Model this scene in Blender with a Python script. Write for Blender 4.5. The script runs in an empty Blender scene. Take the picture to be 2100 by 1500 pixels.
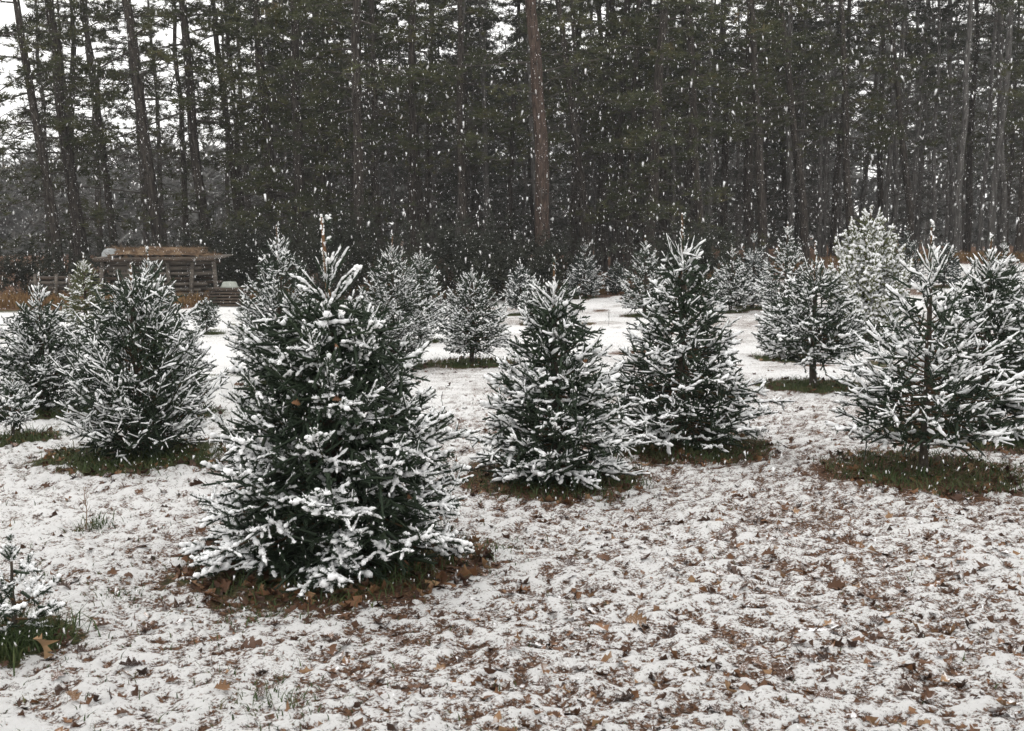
import bpy, math, random
import numpy as np
from mathutils import Vector

# ------------------------------------------------------------------ camera, sky, sun, exposure
SC = bpy.context.scene
COL = SC.collection
F, CX, CY, HORIZON, CAM_H = 2250.0, 1050.0, 750.0, 486.0, 1.7
PITCH = math.atan((CY - HORIZON) / F)
cam_d = bpy.data.cameras.new('camera')
cam_d.sensor_width = 36.0
cam_d.lens = 36.0 * F / 2100.0
cam_d.clip_start = 0.05
cam_d.clip_end = 3000.0
cam = bpy.data.objects.new('camera', cam_d)
COL.objects.link(cam)
cam.location = (0, 0, CAM_H)
cam.rotation_euler = (math.radians(90) - PITCH, 0, 0)
SC.camera = cam
cam_d.dof.use_dof = True
cam_d.dof.focus_distance = 9.0
cam_d.dof.aperture_fstop = 9.0

SUN_EL, SUN_AZ = math.radians(58), math.radians(-35)      # azimuth measured from +Y towards +X
world = bpy.data.worlds.new('World')
SC.world = world
world.use_nodes = True
wn, wl = world.node_tree.nodes, world.node_tree.links
wn.clear()
w_out = wn.new('ShaderNodeOutputWorld')
w_bg = wn.new('ShaderNodeBackground')
w_sky = wn.new('ShaderNodeTexSky')
w_sky.sky_type = 'NISHITA'
w_sky.sun_disc = False
w_sky.sun_elevation = SUN_EL
w_sky.sun_rotation = SUN_AZ
w_sky.dust_density = 4.0
w_hs = wn.new('ShaderNodeHueSaturation')
w_hs.inputs['Saturation'].default_value = 0.06
w_mix = wn.new('ShaderNodeMixRGB')                          # thick even snow cloud over the clear sky
w_mix.inputs[0].default_value = 0.8
w_mix.inputs[2].default_value = (10.6, 10.5, 10.3, 1)
wl.new(w_sky.outputs[0], w_hs.inputs['Color'])
wl.new(w_hs.outputs[0], w_mix.inputs[1])
wl.new(w_mix.outputs[0], w_bg.inputs[0])
w_bg.inputs[1].default_value = 0.14
wl.new(w_bg.outputs[0], w_out.inputs[0])

sun_d = bpy.data.lights.new('sun', 'SUN')
sun_d.energy = 0.9
sun_d.angle = math.radians(35)
sun_d.color = (1.0, 0.985, 0.96)
sun = bpy.data.objects.new('sun', sun_d)
COL.objects.link(sun)
_sd = Vector((math.sin(SUN_AZ) * math.cos(SUN_EL), math.cos(SUN_AZ) * math.cos(SUN_EL), math.sin(SUN_EL)))
sun.rotation_euler = _sd.to_track_quat('Z', 'Y').to_euler()

SC.view_settings.view_transform = 'Standard'
SC.view_settings.look = 'None'
SC.view_settings.exposure = 0.32
SC.view_settings.gamma = 1.0
SC.view_settings.use_curve_mapping = False
SC.render.engine = 'CYCLES'
SC.cycles.max_bounces = 6
SC.cycles.diffuse_bounces = 3
SC.cycles.glossy_bounces = 2
SC.cycles.transmission_bounces = 2
SC.cycles.volume_bounces = 0

# ------------------------------------------------------------------ helpers
RNG = np.random.default_rng(11)


def sstep(a, b, x):
    t = np.clip((x - a) / (b - a), 0, 1)
    return t * t * (3 - 2 * t)


def vnoise(x, y, seed=0):
    xi, yi = np.floor(x).astype(np.int64), np.floor(y).astype(np.int64)
    xf, yf = x - xi, y - yi
    u, v = xf * xf * (3 - 2 * xf), yf * yf * (3 - 2 * yf)

    def h(a, b):
        n = (a * 374761393 + b * 668265263 + seed * 362437) & 0x7fffffff
        n = ((n ^ (n >> 13)) * 1274126177) & 0x7fffffff
        n = (n ^ (n >> 16)) & 0x7fffffff
        return n / 0x7fffffff
    return (h(xi, yi) * (1 - u) + h(xi + 1, yi) * u) * (1 - v) + (h(xi, yi + 1) * (1 - u) + h(xi + 1, yi + 1) * u) * v


def noise3(p, f, seed=0):
    x, y, z = p[..., 0] * f, p[..., 1] * f, p[..., 2] * f
    a = seed * 1.7
    return (np.sin(x * 1.0 + 1.3 * np.sin(y * 1.1 + a) + a) + np.sin(y * 1.2 + 1.4 * np.sin(z * 0.9 + a * 2) + 2)
            + np.sin(z * 1.1 + 1.2 * np.sin(x * 1.3 - a) + 4)) / 3


def ground_z(x, y):
    x, y = np.asarray(x, float), np.asarray(y, float)
    g = 0.85 * sstep(13, 40, y) * sstep(-1, 15, x)
    g = g + 0.05 * (vnoise(x / 4.0, y / 4.0, 5) - 0.5) * sstep(4, 8, y)
    return g


def ray(X, Y):
    a, b = (X - CX) / F, (CY - Y) / F
    sp, cp = math.sin(PITCH), math.cos(PITCH)
    return np.array([a, cp + b * sp, -sp + b * cp])


def at(X, Y):
    """ground point that the photograph shows at pixel X, Y"""
    d = ray(X, Y)
    t = CAM_H / max(1e-4, -d[2])
    for _ in range(30):
        p = d * t
        t = 0.5 * t + 0.5 * (CAM_H - float(ground_z(p[0], p[1]))) / max(1e-4, -d[2])
    p = d * t
    return np.array([p[0], p[1], float(ground_z(p[0], p[1]))])


def at_depth(X, Y, depth):
    d = ray(X, Y)
    p = d * (depth / d[1])
    return np.array([p[0], p[1], CAM_H + p[2]])


def build(name, V, Fc, mat, parent=None, smooth=False, attrs=None):
    me = bpy.data.meshes.new(name)
    V = np.ascontiguousarray(V, np.float32)
    parts = Fc if isinstance(Fc, list) else [Fc]
    parts = [np.ascontiguousarray(p, np.int32) for p in parts if len(p)]
    me.vertices.add(len(V))
    me.vertices.foreach_set('co', V.ravel())
    loops = np.concatenate([p.ravel() for p in parts])
    starts, o = [], 0
    for p in parts:
        starts.append(o + np.arange(len(p)) * p.shape[1])
        o += p.size
    starts = np.concatenate(starts).astype(np.int32)
    me.loops.add(len(loops))
    me.loops.foreach_set('vertex_index', loops)
    me.polygons.add(len(starts))
    me.polygons.foreach_set('loop_start', starts)
    if smooth:
        me.polygons.foreach_set('use_smooth', np.ones(len(starts), bool))
    for k, v in (attrs or {}).items():
        a = me.attributes.new(k, 'FLOAT', 'POINT')
        a.data.foreach_set('value', np.ascontiguousarray(v, np.float32))
    me.update(calc_edges=True)
    me.materials.append(mat)
    ob = bpy.data.objects.new(name, me)
    COL.objects.link(ob)
    if parent is not None:
        ob.parent = parent
    return ob


def thing(name, label, cat, loc=(0, 0, 0), group=None, rz=0.0):
    o = bpy.data.objects.new(name, None)
    o.empty_display_size = 0.2
    COL.objects.link(o)
    o.location = [float(c) for c in loc]
    o.rotation_euler = (0, 0, rz)
    return tag(o, label, cat, group)


def tag(o, label, cat=None, group=None, kind=None):
    if label:
        o['label'] = label
    if cat:
        o['category'] = cat
    if group:
        o['group'] = group
    if kind:
        o['kind'] = kind
    return o


def copy_tree(root, loc, rz, scale, label, group=None):
    r = root.copy()
    COL.objects.link(r)
    r.location = [float(c) for c in loc]
    r.rotation_euler = (0, 0, rz)
    r.scale = (scale,) * 3 if not isinstance(scale, tuple) else scale
    r['label'] = label
    if group:
        r['group'] = group
    elif 'group' in r:
        del r['group']
    for ch in list(root.children):
        c = ch.copy()
        COL.objects.link(c)
        c.parent = r
    return r


class Acc:
    """collects triangles and quads from many stamps"""
    def __init__(self):
        self.V, self.T, self.Q, self.n, self.A = [], [], [], 0, []

    def add(self, V, T=None, Q=None, attr=None):
        if T is not None and len(T):
            self.T.append(np.asarray(T) + self.n)
        if Q is not None and len(Q):
            self.Q.append(np.asarray(Q) + self.n)
        self.V.append(V)
        self.A.append(np.zeros(len(V)) if attr is None else attr)
        self.n += len(V)

    def stamp(self, tv, tt, tq, M, t, attr=None):
        n, m = len(t), len(tv)
        if n == 0:
            return
        V = np.einsum('nij,mj->nmi', M, tv) + t[:, None, :]
        off = (np.arange(n) * m)[:, None, None]
        T = (tt[None] + off).reshape(-1, 3) if tt is not None and len(tt) else None
        Q = (tq[None] + off).reshape(-1, 4) if tq is not None and len(tq) else None
        self.add(V.reshape(-1, 3), T, Q, None if attr is None else np.repeat(attr, m))

    def tube(self, pts, rads, sides=5, cap=True):
        pts = np.asarray(pts, float)
        n = len(pts)
        tg = np.gradient(pts, axis=0)
        tg /= np.linalg.norm(tg, axis=1)[:, None] + 1e-9
        ref = np.array([0.31, 0.94, 0.13]) if abs(tg[0][1]) < 0.8 else np.array([1.0, 0, 0])
        a = np.cross(tg, ref)
        a /= np.linalg.norm(a, axis=1)[:, None] + 1e-9
        b = np.cross(tg, a)
        th = np.arange(sides) / sides * 2 * math.pi
        r = np.asarray(rads, float)[:, None, None]
        V = pts[:, None, :] + r * (np.cos(th)[None, :, None] * a[:, None, :] + np.sin(th)[None, :, None] * b[:, None, :])
        i = np.arange(n - 1)[:, None] * sides
        j = np.arange(sides)[None]
        k = (j + 1) % sides
        Q = np.stack([i + j, i + k, i + sides + k, i + sides + j], -1).reshape(-1, 4)
        V = V.reshape(-1, 3)
        T = None
        if cap:
            V = np.vstack([V, pts[-1:] + tg[-1:] * float(rads[-1]) * 0.6])
            e = (n - 1) * sides
            T = np.array([[e + q, e + (q + 1) % sides, n * sides] for q in range(sides)])
        self.add(V, T, Q)

    def obj(self, name, mat, parent=None, smooth=False, attr=None):
        if not self.V:
            return None
        fc = []
        if self.T:
            fc.append(np.concatenate(self.T))
        if self.Q:
            fc.append(np.concatenate(self.Q))
        return build(name, np.concatenate(self.V), fc, mat, parent, smooth,
                     {attr: np.concatenate(self.A)} if attr else None)


BOX_Q = np.array([[0, 3, 2, 1], [4, 5, 6, 7], [0, 1, 5, 4], [1, 2, 6, 5], [2, 3, 7, 6], [3, 0, 4, 7]])


def box_verts(c, s, rot=None):
    v = np.array([[-1, -1, -1], [1, -1, -1], [1, 1, -1], [-1, 1, -1], [-1, -1, 1], [1, -1, 1], [1, 1, 1], [-1, 1, 1]], float) * np.array(s) / 2
    if rot is not None:
        cy, sy = math.cos(rot[1]), math.sin(rot[1])
        cz, sz = math.cos(rot[2]), math.sin(rot[2])
        cx, sx = math.cos(rot[0]), math.sin(rot[0])
        Rx = np.array([[1, 0, 0], [0, cx, -sx], [0, sx, cx]])
        Ry = np.array([[cy, 0, sy], [0, 1, 0], [-sy, 0, cy]])
        Rz = np.array([[cz, -sz, 0], [sz, cz, 0], [0, 0, 1]])
        v = v @ (Rz @ Ry @ Rx).T
    return v + np.array(c)


def euler_mats(rx, ry, rz):
    cx, sx, cy, sy, cz, sz = np.cos(rx), np.sin(rx), np.cos(ry), np.sin(ry), np.cos(rz), np.sin(rz)
    o, e = np.zeros_like(cx), np.ones_like(cx)
    Rx = np.stack([np.stack([e, o, o], -1), np.stack([o, cx, -sx], -1), np.stack([o, sx, cx], -1)], 1)
    Ry = np.stack([np.stack([cy, o, sy], -1), np.stack([o, e, o], -1), np.stack([-sy, o, cy], -1)], 1)
    Rz = np.stack([np.stack([cz, -sz, o], -1), np.stack([sz, cz, o], -1), np.stack([o, o, e], -1)], 1)
    return Rz @ Ry @ Rx


# ------------------------------------------------------------------ materials
def new_mat(name):
    m = bpy.data.materials.new(name)
    m.use_nodes = True
    nt = m.node_tree
    return m, nt.nodes, nt.links, nt.nodes['Principled BSDF']


def noise_node(n, l, scale, detail=4, coord='Object', rough=0.6):
    tc = n.new('ShaderNodeTexCoord')
    t = n.new('ShaderNodeTexNoise')
    t.inputs['Scale'].default_value = scale
    t.inputs['Detail'].default_value = detail
    t.inputs['Roughness'].default_value = rough
    l.new(tc.outputs[coord], t.inputs['Vector'])
    return t


def ramp_node(n, l, src, stops):
    r = n.new('ShaderNodeValToRGB')
    e = r.color_ramp.elements
    while len(e) < len(stops):
        e.new(0.5)
    for q, (p, c) in zip(e, stops):
        q.position = p
        q.color = (c[0], c[1], c[2], 1)
    l.new(src, r.inputs[0])
    return r


def bump_node(n, l, src, strength, dist, b):
    bp = n.new('ShaderNodeBump')
    bp.inputs['Strength'].default_value = strength
    bp.inputs['Distance'].default_value = dist
    l.new(src, bp.inputs['Height'])
    l.new(bp.outputs[0], b.inputs['Normal'])


def mat_noise(name, stops, scale, rough=0.85, bump=0.0, bdist=0.01, bscale=None, spec=0.3, detail=4):
    m, n, l, b = new_mat(name)
    t = noise_node(n, l, scale, detail)
    r = ramp_node(n, l, t.outputs['Fac'], stops)
    l.new(r.outputs[0], b.inputs['Base Color'])
    b.inputs['Roughness'].default_value = rough
    b.inputs['Specular IOR Level'].default_value = spec
    if bump:
        t2 = noise_node(n, l, bscale or scale * 3, 5)
        bump_node(n, l, t2.outputs['Fac'], bump, bdist, b)
    return m


M_SNOW = mat_noise('snow', [(0.3, (0.87, 0.875, 0.88)), (0.7, (0.93, 0.93, 0.93))], 40, 0.9, 0.5, 0.010, 150, 0.15)
M_NEEDLE = mat_noise('spruce_needles', [(0.25, (0.012, 0.022, 0.012)), (0.55, (0.026, 0.042, 0.022)), (0.8, (0.046, 0.062, 0.030))], 9, 0.65)
M_NEEDLE_BLUE = mat_noise('grey_green_needles', [(0.25, (0.018, 0.028, 0.022)), (0.6, (0.036, 0.050, 0.040)), (0.85, (0.055, 0.070, 0.050))], 9, 0.65)
M_NEEDLE_YEL = mat_noise('yellow_green_needles', [(0.25, (0.05, 0.06, 0.02)), (0.6, (0.11, 0.12, 0.045)), (0.85, (0.18, 0.18, 0.08))], 9, 0.65)
M_TWIG = mat_noise('twig_bark', [(0.3, (0.06, 0.035, 0.018)), (0.7, (0.15, 0.085, 0.04))], 30, 0.8)
M_BARK = mat_noise('spruce_bark', [(0.3, (0.022, 0.017, 0.013)), (0.7, (0.075, 0.060, 0.045))], 25, 0.9, 0.8, 0.01, 60)
M_LEADER = mat_noise('young_shoot_bark', [(0.3, (0.11, 0.055, 0.026)), (0.7, (0.20, 0.11, 0.05))], 30, 0.75)


def mat_pine_bark(name, dark, light):
    m, n, l, b = new_mat(name)
    tc = n.new('ShaderNodeTexCoord')
    mp = n.new('ShaderNodeMapping')
    mp.inputs['Scale'].default_value = (9, 9, 1.6)
    l.new(tc.outputs['Object'], mp.inputs[0])
    v = n.new('ShaderNodeTexVoronoi')
    v.feature = 'DISTANCE_TO_EDGE'
    v.inputs['Scale'].default_value = 1.4
    l.new(mp.outputs[0], v.inputs['Vector'])
    t = n.new('ShaderNodeTexNoise')
    t.inputs['Scale'].default_value = 2.0
    t.inputs['Detail'].default_value = 6
    l.new(mp.outputs[0], t.inputs['Vector'])
    ad = n.new('ShaderNodeMath')
    ad.operation = 'MULTIPLY_ADD'
    ad.inputs[1].default_value = 1.2
    l.new(v.outputs['Distance'], ad.inputs[0])
    l.new(t.outputs['Fac'], ad.inputs[2])
    r = ramp_node(n, l, ad.outputs[0], [(0.35, dark), (0.9, light)])
    l.new(r.outputs[0], b.inputs['Base Color'])
    b.inputs['Roughness'].default_value = 0.95
    b.inputs['Specular IOR Level'].default_value = 0.1
    bump_node(n, l, ad.outputs[0], 0.9, 0.03, b)
    return m


M_PBARK = mat_pine_bark('pine_bark_dark', (0.016, 0.0135, 0.012), (0.072, 0.062, 0.054))
M_PBARK_RED = mat_pine_bark('pine_bark_red', (0.030, 0.022, 0.018), (0.095, 0.068, 0.056))
M_PBARK_GREY = mat_pine_bark('pine_bark_grey', (0.04, 0.038, 0.036), (0.145, 0.138, 0.13))
M_PNEEDLE = mat_noise('pine_needles', [(0.3, (0.015, 0.019, 0.010)), (0.5, (0.042, 0.048, 0.018)), (0.62, (0.074, 0.075, 0.028)), (0.75, (0.11, 0.07, 0.032))], 0.9, 0.7, detail=6)
M_PNEEDLE_D = mat_noise('pine_needles_deep', [(0.3, (0.013, 0.016, 0.011)), (0.6, (0.028, 0.031, 0.019)), (0.8, (0.046, 0.046, 0.028))], 0.9, 0.7, detail=6)
M_DEADTWIG = mat_noise('dead_twigs', [(0.3, (0.03, 0.026, 0.022)), (0.7, (0.09, 0.08, 0.07))], 6, 0.9)
M_GRASS = mat_noise('green_grass', [(0.25, (0.018, 0.034, 0.010)), (0.5, (0.045, 0.070, 0.020)), (0.75, (0.12, 0.10, 0.04))], 7, 0.7)
M_STRAWGRASS = mat_noise('dry_grass', [(0.3, (0.11, 0.06, 0.025)), (0.7, (0.26, 0.16, 0.07))], 2.5, 0.85)


def mat_leaf(name, stops, snow=0.45):
    m, n, l, b = new_mat(name)
    oi = n.new('ShaderNodeAttribute')
    oi.attribute_name = 'tone'
    t = noise_node(n, l, 25, 3)
    ad = n.new('ShaderNodeMath')
    ad.operation = 'MULTIPLY_ADD'
    ad.inputs[1].default_value = 0.35
    l.new(t.outputs['Fac'], ad.inputs[0])
    l.new(oi.outputs['Fac'], ad.inputs[2])
    r = ramp_node(n, l, ad.outputs[0], stops)
    if snow > 0:
        ts = noise_node(n, l, 22, 4)
        rs = ramp_node(n, l, ts.outputs['Fac'], [(1 - snow - 0.05, (0, 0, 0)), (1 - snow + 0.05, (1, 1, 1))])
        ge = n.new('ShaderNodeNewGeometry')
        sx = n.new('ShaderNodeSeparateXYZ')
        l.new(ge.outputs['Normal'], sx.inputs[0])
        ab = n.new('ShaderNodeMath')
        ab.operation = 'ABSOLUTE'
        l.new(sx.outputs['Z'], ab.inputs[0])
        mu = n.new('ShaderNodeMath')
        mu.operation = 'MULTIPLY'
        l.new(rs.outputs[0], mu.inputs[0])
        l.new(ab.outputs[0], mu.inputs[1])
        mx = n.new('ShaderNodeMixRGB')
        mx.inputs[2].default_value = (0.86, 0.86, 0.87, 1)
        l.new(mu.outputs[0], mx.inputs[0])
        l.new(r.outputs[0], mx.inputs[1])
        l.new(mx.outputs[0], b.inputs['Base Color'])
    else:
        l.new(r.outputs[0], b.inputs['Base Color'])
    b.inputs['Roughness'].default_value = 0.6
    b.inputs['Specular IOR Level'].default_value = 0.3
    return m


LEAF_STOPS = [(0.15, (0.022, 0.011, 0.007)), (0.5, (0.070, 0.032, 0.016)), (0.8, (0.15, 0.070, 0.030)), (1.1, (0.30, 0.19, 0.10))]
M_LEAF = mat_leaf('oak_leaf_brown', LEAF_STOPS, 0.42)
M_LEAF_DRY = mat_leaf('oak_leaf_bare', LEAF_STOPS, 0.0)


def mat_ground():
    m, n, l, b = new_mat('ground_snow_and_litter')
    cov = n.new('ShaderNodeAttribute')
    cov.attribute_name = 'cover'
    gr = n.new('ShaderNodeAttribute')
    gr.attribute_name = 'green'
    t1 = noise_node(n, l, 68, 7, rough=0.74)
    t2 = noise_node(n, l, 7, 4)
    # snow where cover + fine noise is high
    a1 = n.new('ShaderNodeMath')
    a1.operation = 'MULTIPLY_ADD'
    a1.inputs[1].default_value = 1.75
    t5 = noise_node(n, l, 4.5, 6, rough=0.7)
    a0 = n.new('ShaderNodeMath')
    a0.operation = 'MULTIPLY_ADD'
    a0.inputs[1].default_value = 0.5
    l.new(t5.outputs['Fac'], a0.inputs[0])
    l.new(cov.outputs['Fac'], a0.inputs[2])
    l.new(t1.outputs['Fac'], a1.inputs[0])
    l.new(a0.outputs[0], a1.inputs[2])
    rs = ramp_node(n, l, a1.outputs[0], [(0.94, (0, 0, 0)), (1.0, (1, 1, 1))])
    ms = n.new('ShaderNodeMapRange')
    ms.inputs['From Min'].default_value = 0.95
    ms.inputs['From Max'].default_value = 1.13
    l.new(a1.outputs[0], ms.inputs['Value'])
    t3 = noise_node(n, l, 55, 5)
    litter = ramp_node(n, l, t3.outputs['Fac'], [(0.30, (0.024, 0.014, 0.010)), (0.45, (0.080, 0.042, 0.025)), (0.58, (0.18, 0.095, 0.055)), (0.72, (0.30, 0.18, 0.11))])
    grass = ramp_node(n, l, t3.outputs['Fac'], [(0.30, (0.014, 0.018, 0.008)), (0.5, (0.05, 0.06, 0.02)), (0.7, (0.14, 0.12, 0.05))])
    ag = n.new('ShaderNodeMath')
    ag.operation = 'MULTIPLY_ADD'
    ag.inputs[1].default_value = 1.0
    l.new(t2.outputs['Fac'], ag.inputs[0])
    l.new(gr.outputs['Fac'], ag.inputs[2])
    rg = n.new('ShaderNodeMapRange')
    rg.inputs['From Min'].default_value = 0.85
    rg.inputs['From Max'].default_value = 1.15
    l.new(ag.outputs[0], rg.inputs['Value'])
    mg = n.new('ShaderNodeMixRGB')
    l.new(rg.outputs[0], mg.inputs[0])
    l.new(litter.outputs[0], mg.inputs[1])
    l.new(grass.outputs[0], mg.inputs[2])
    mx = n.new('ShaderNodeMixRGB')
    l.new(ms.outputs[0], mx.inputs[0])
    l.new(mg.outputs[0], mx.inputs[1])
    mx.inputs[2].default_value = (0.91, 0.90, 0.89, 1)
    l.new(mx.outputs[0], b.inputs['Base Color'])
    b.inputs['Roughness'].default_value = 0.9
    b.inputs['Specular IOR Level'].default_value = 0.15
    bump_node(n, l, a1.outputs[0], 0.9, 0.03, b)
    return m


M_GROUND = mat_ground()

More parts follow.
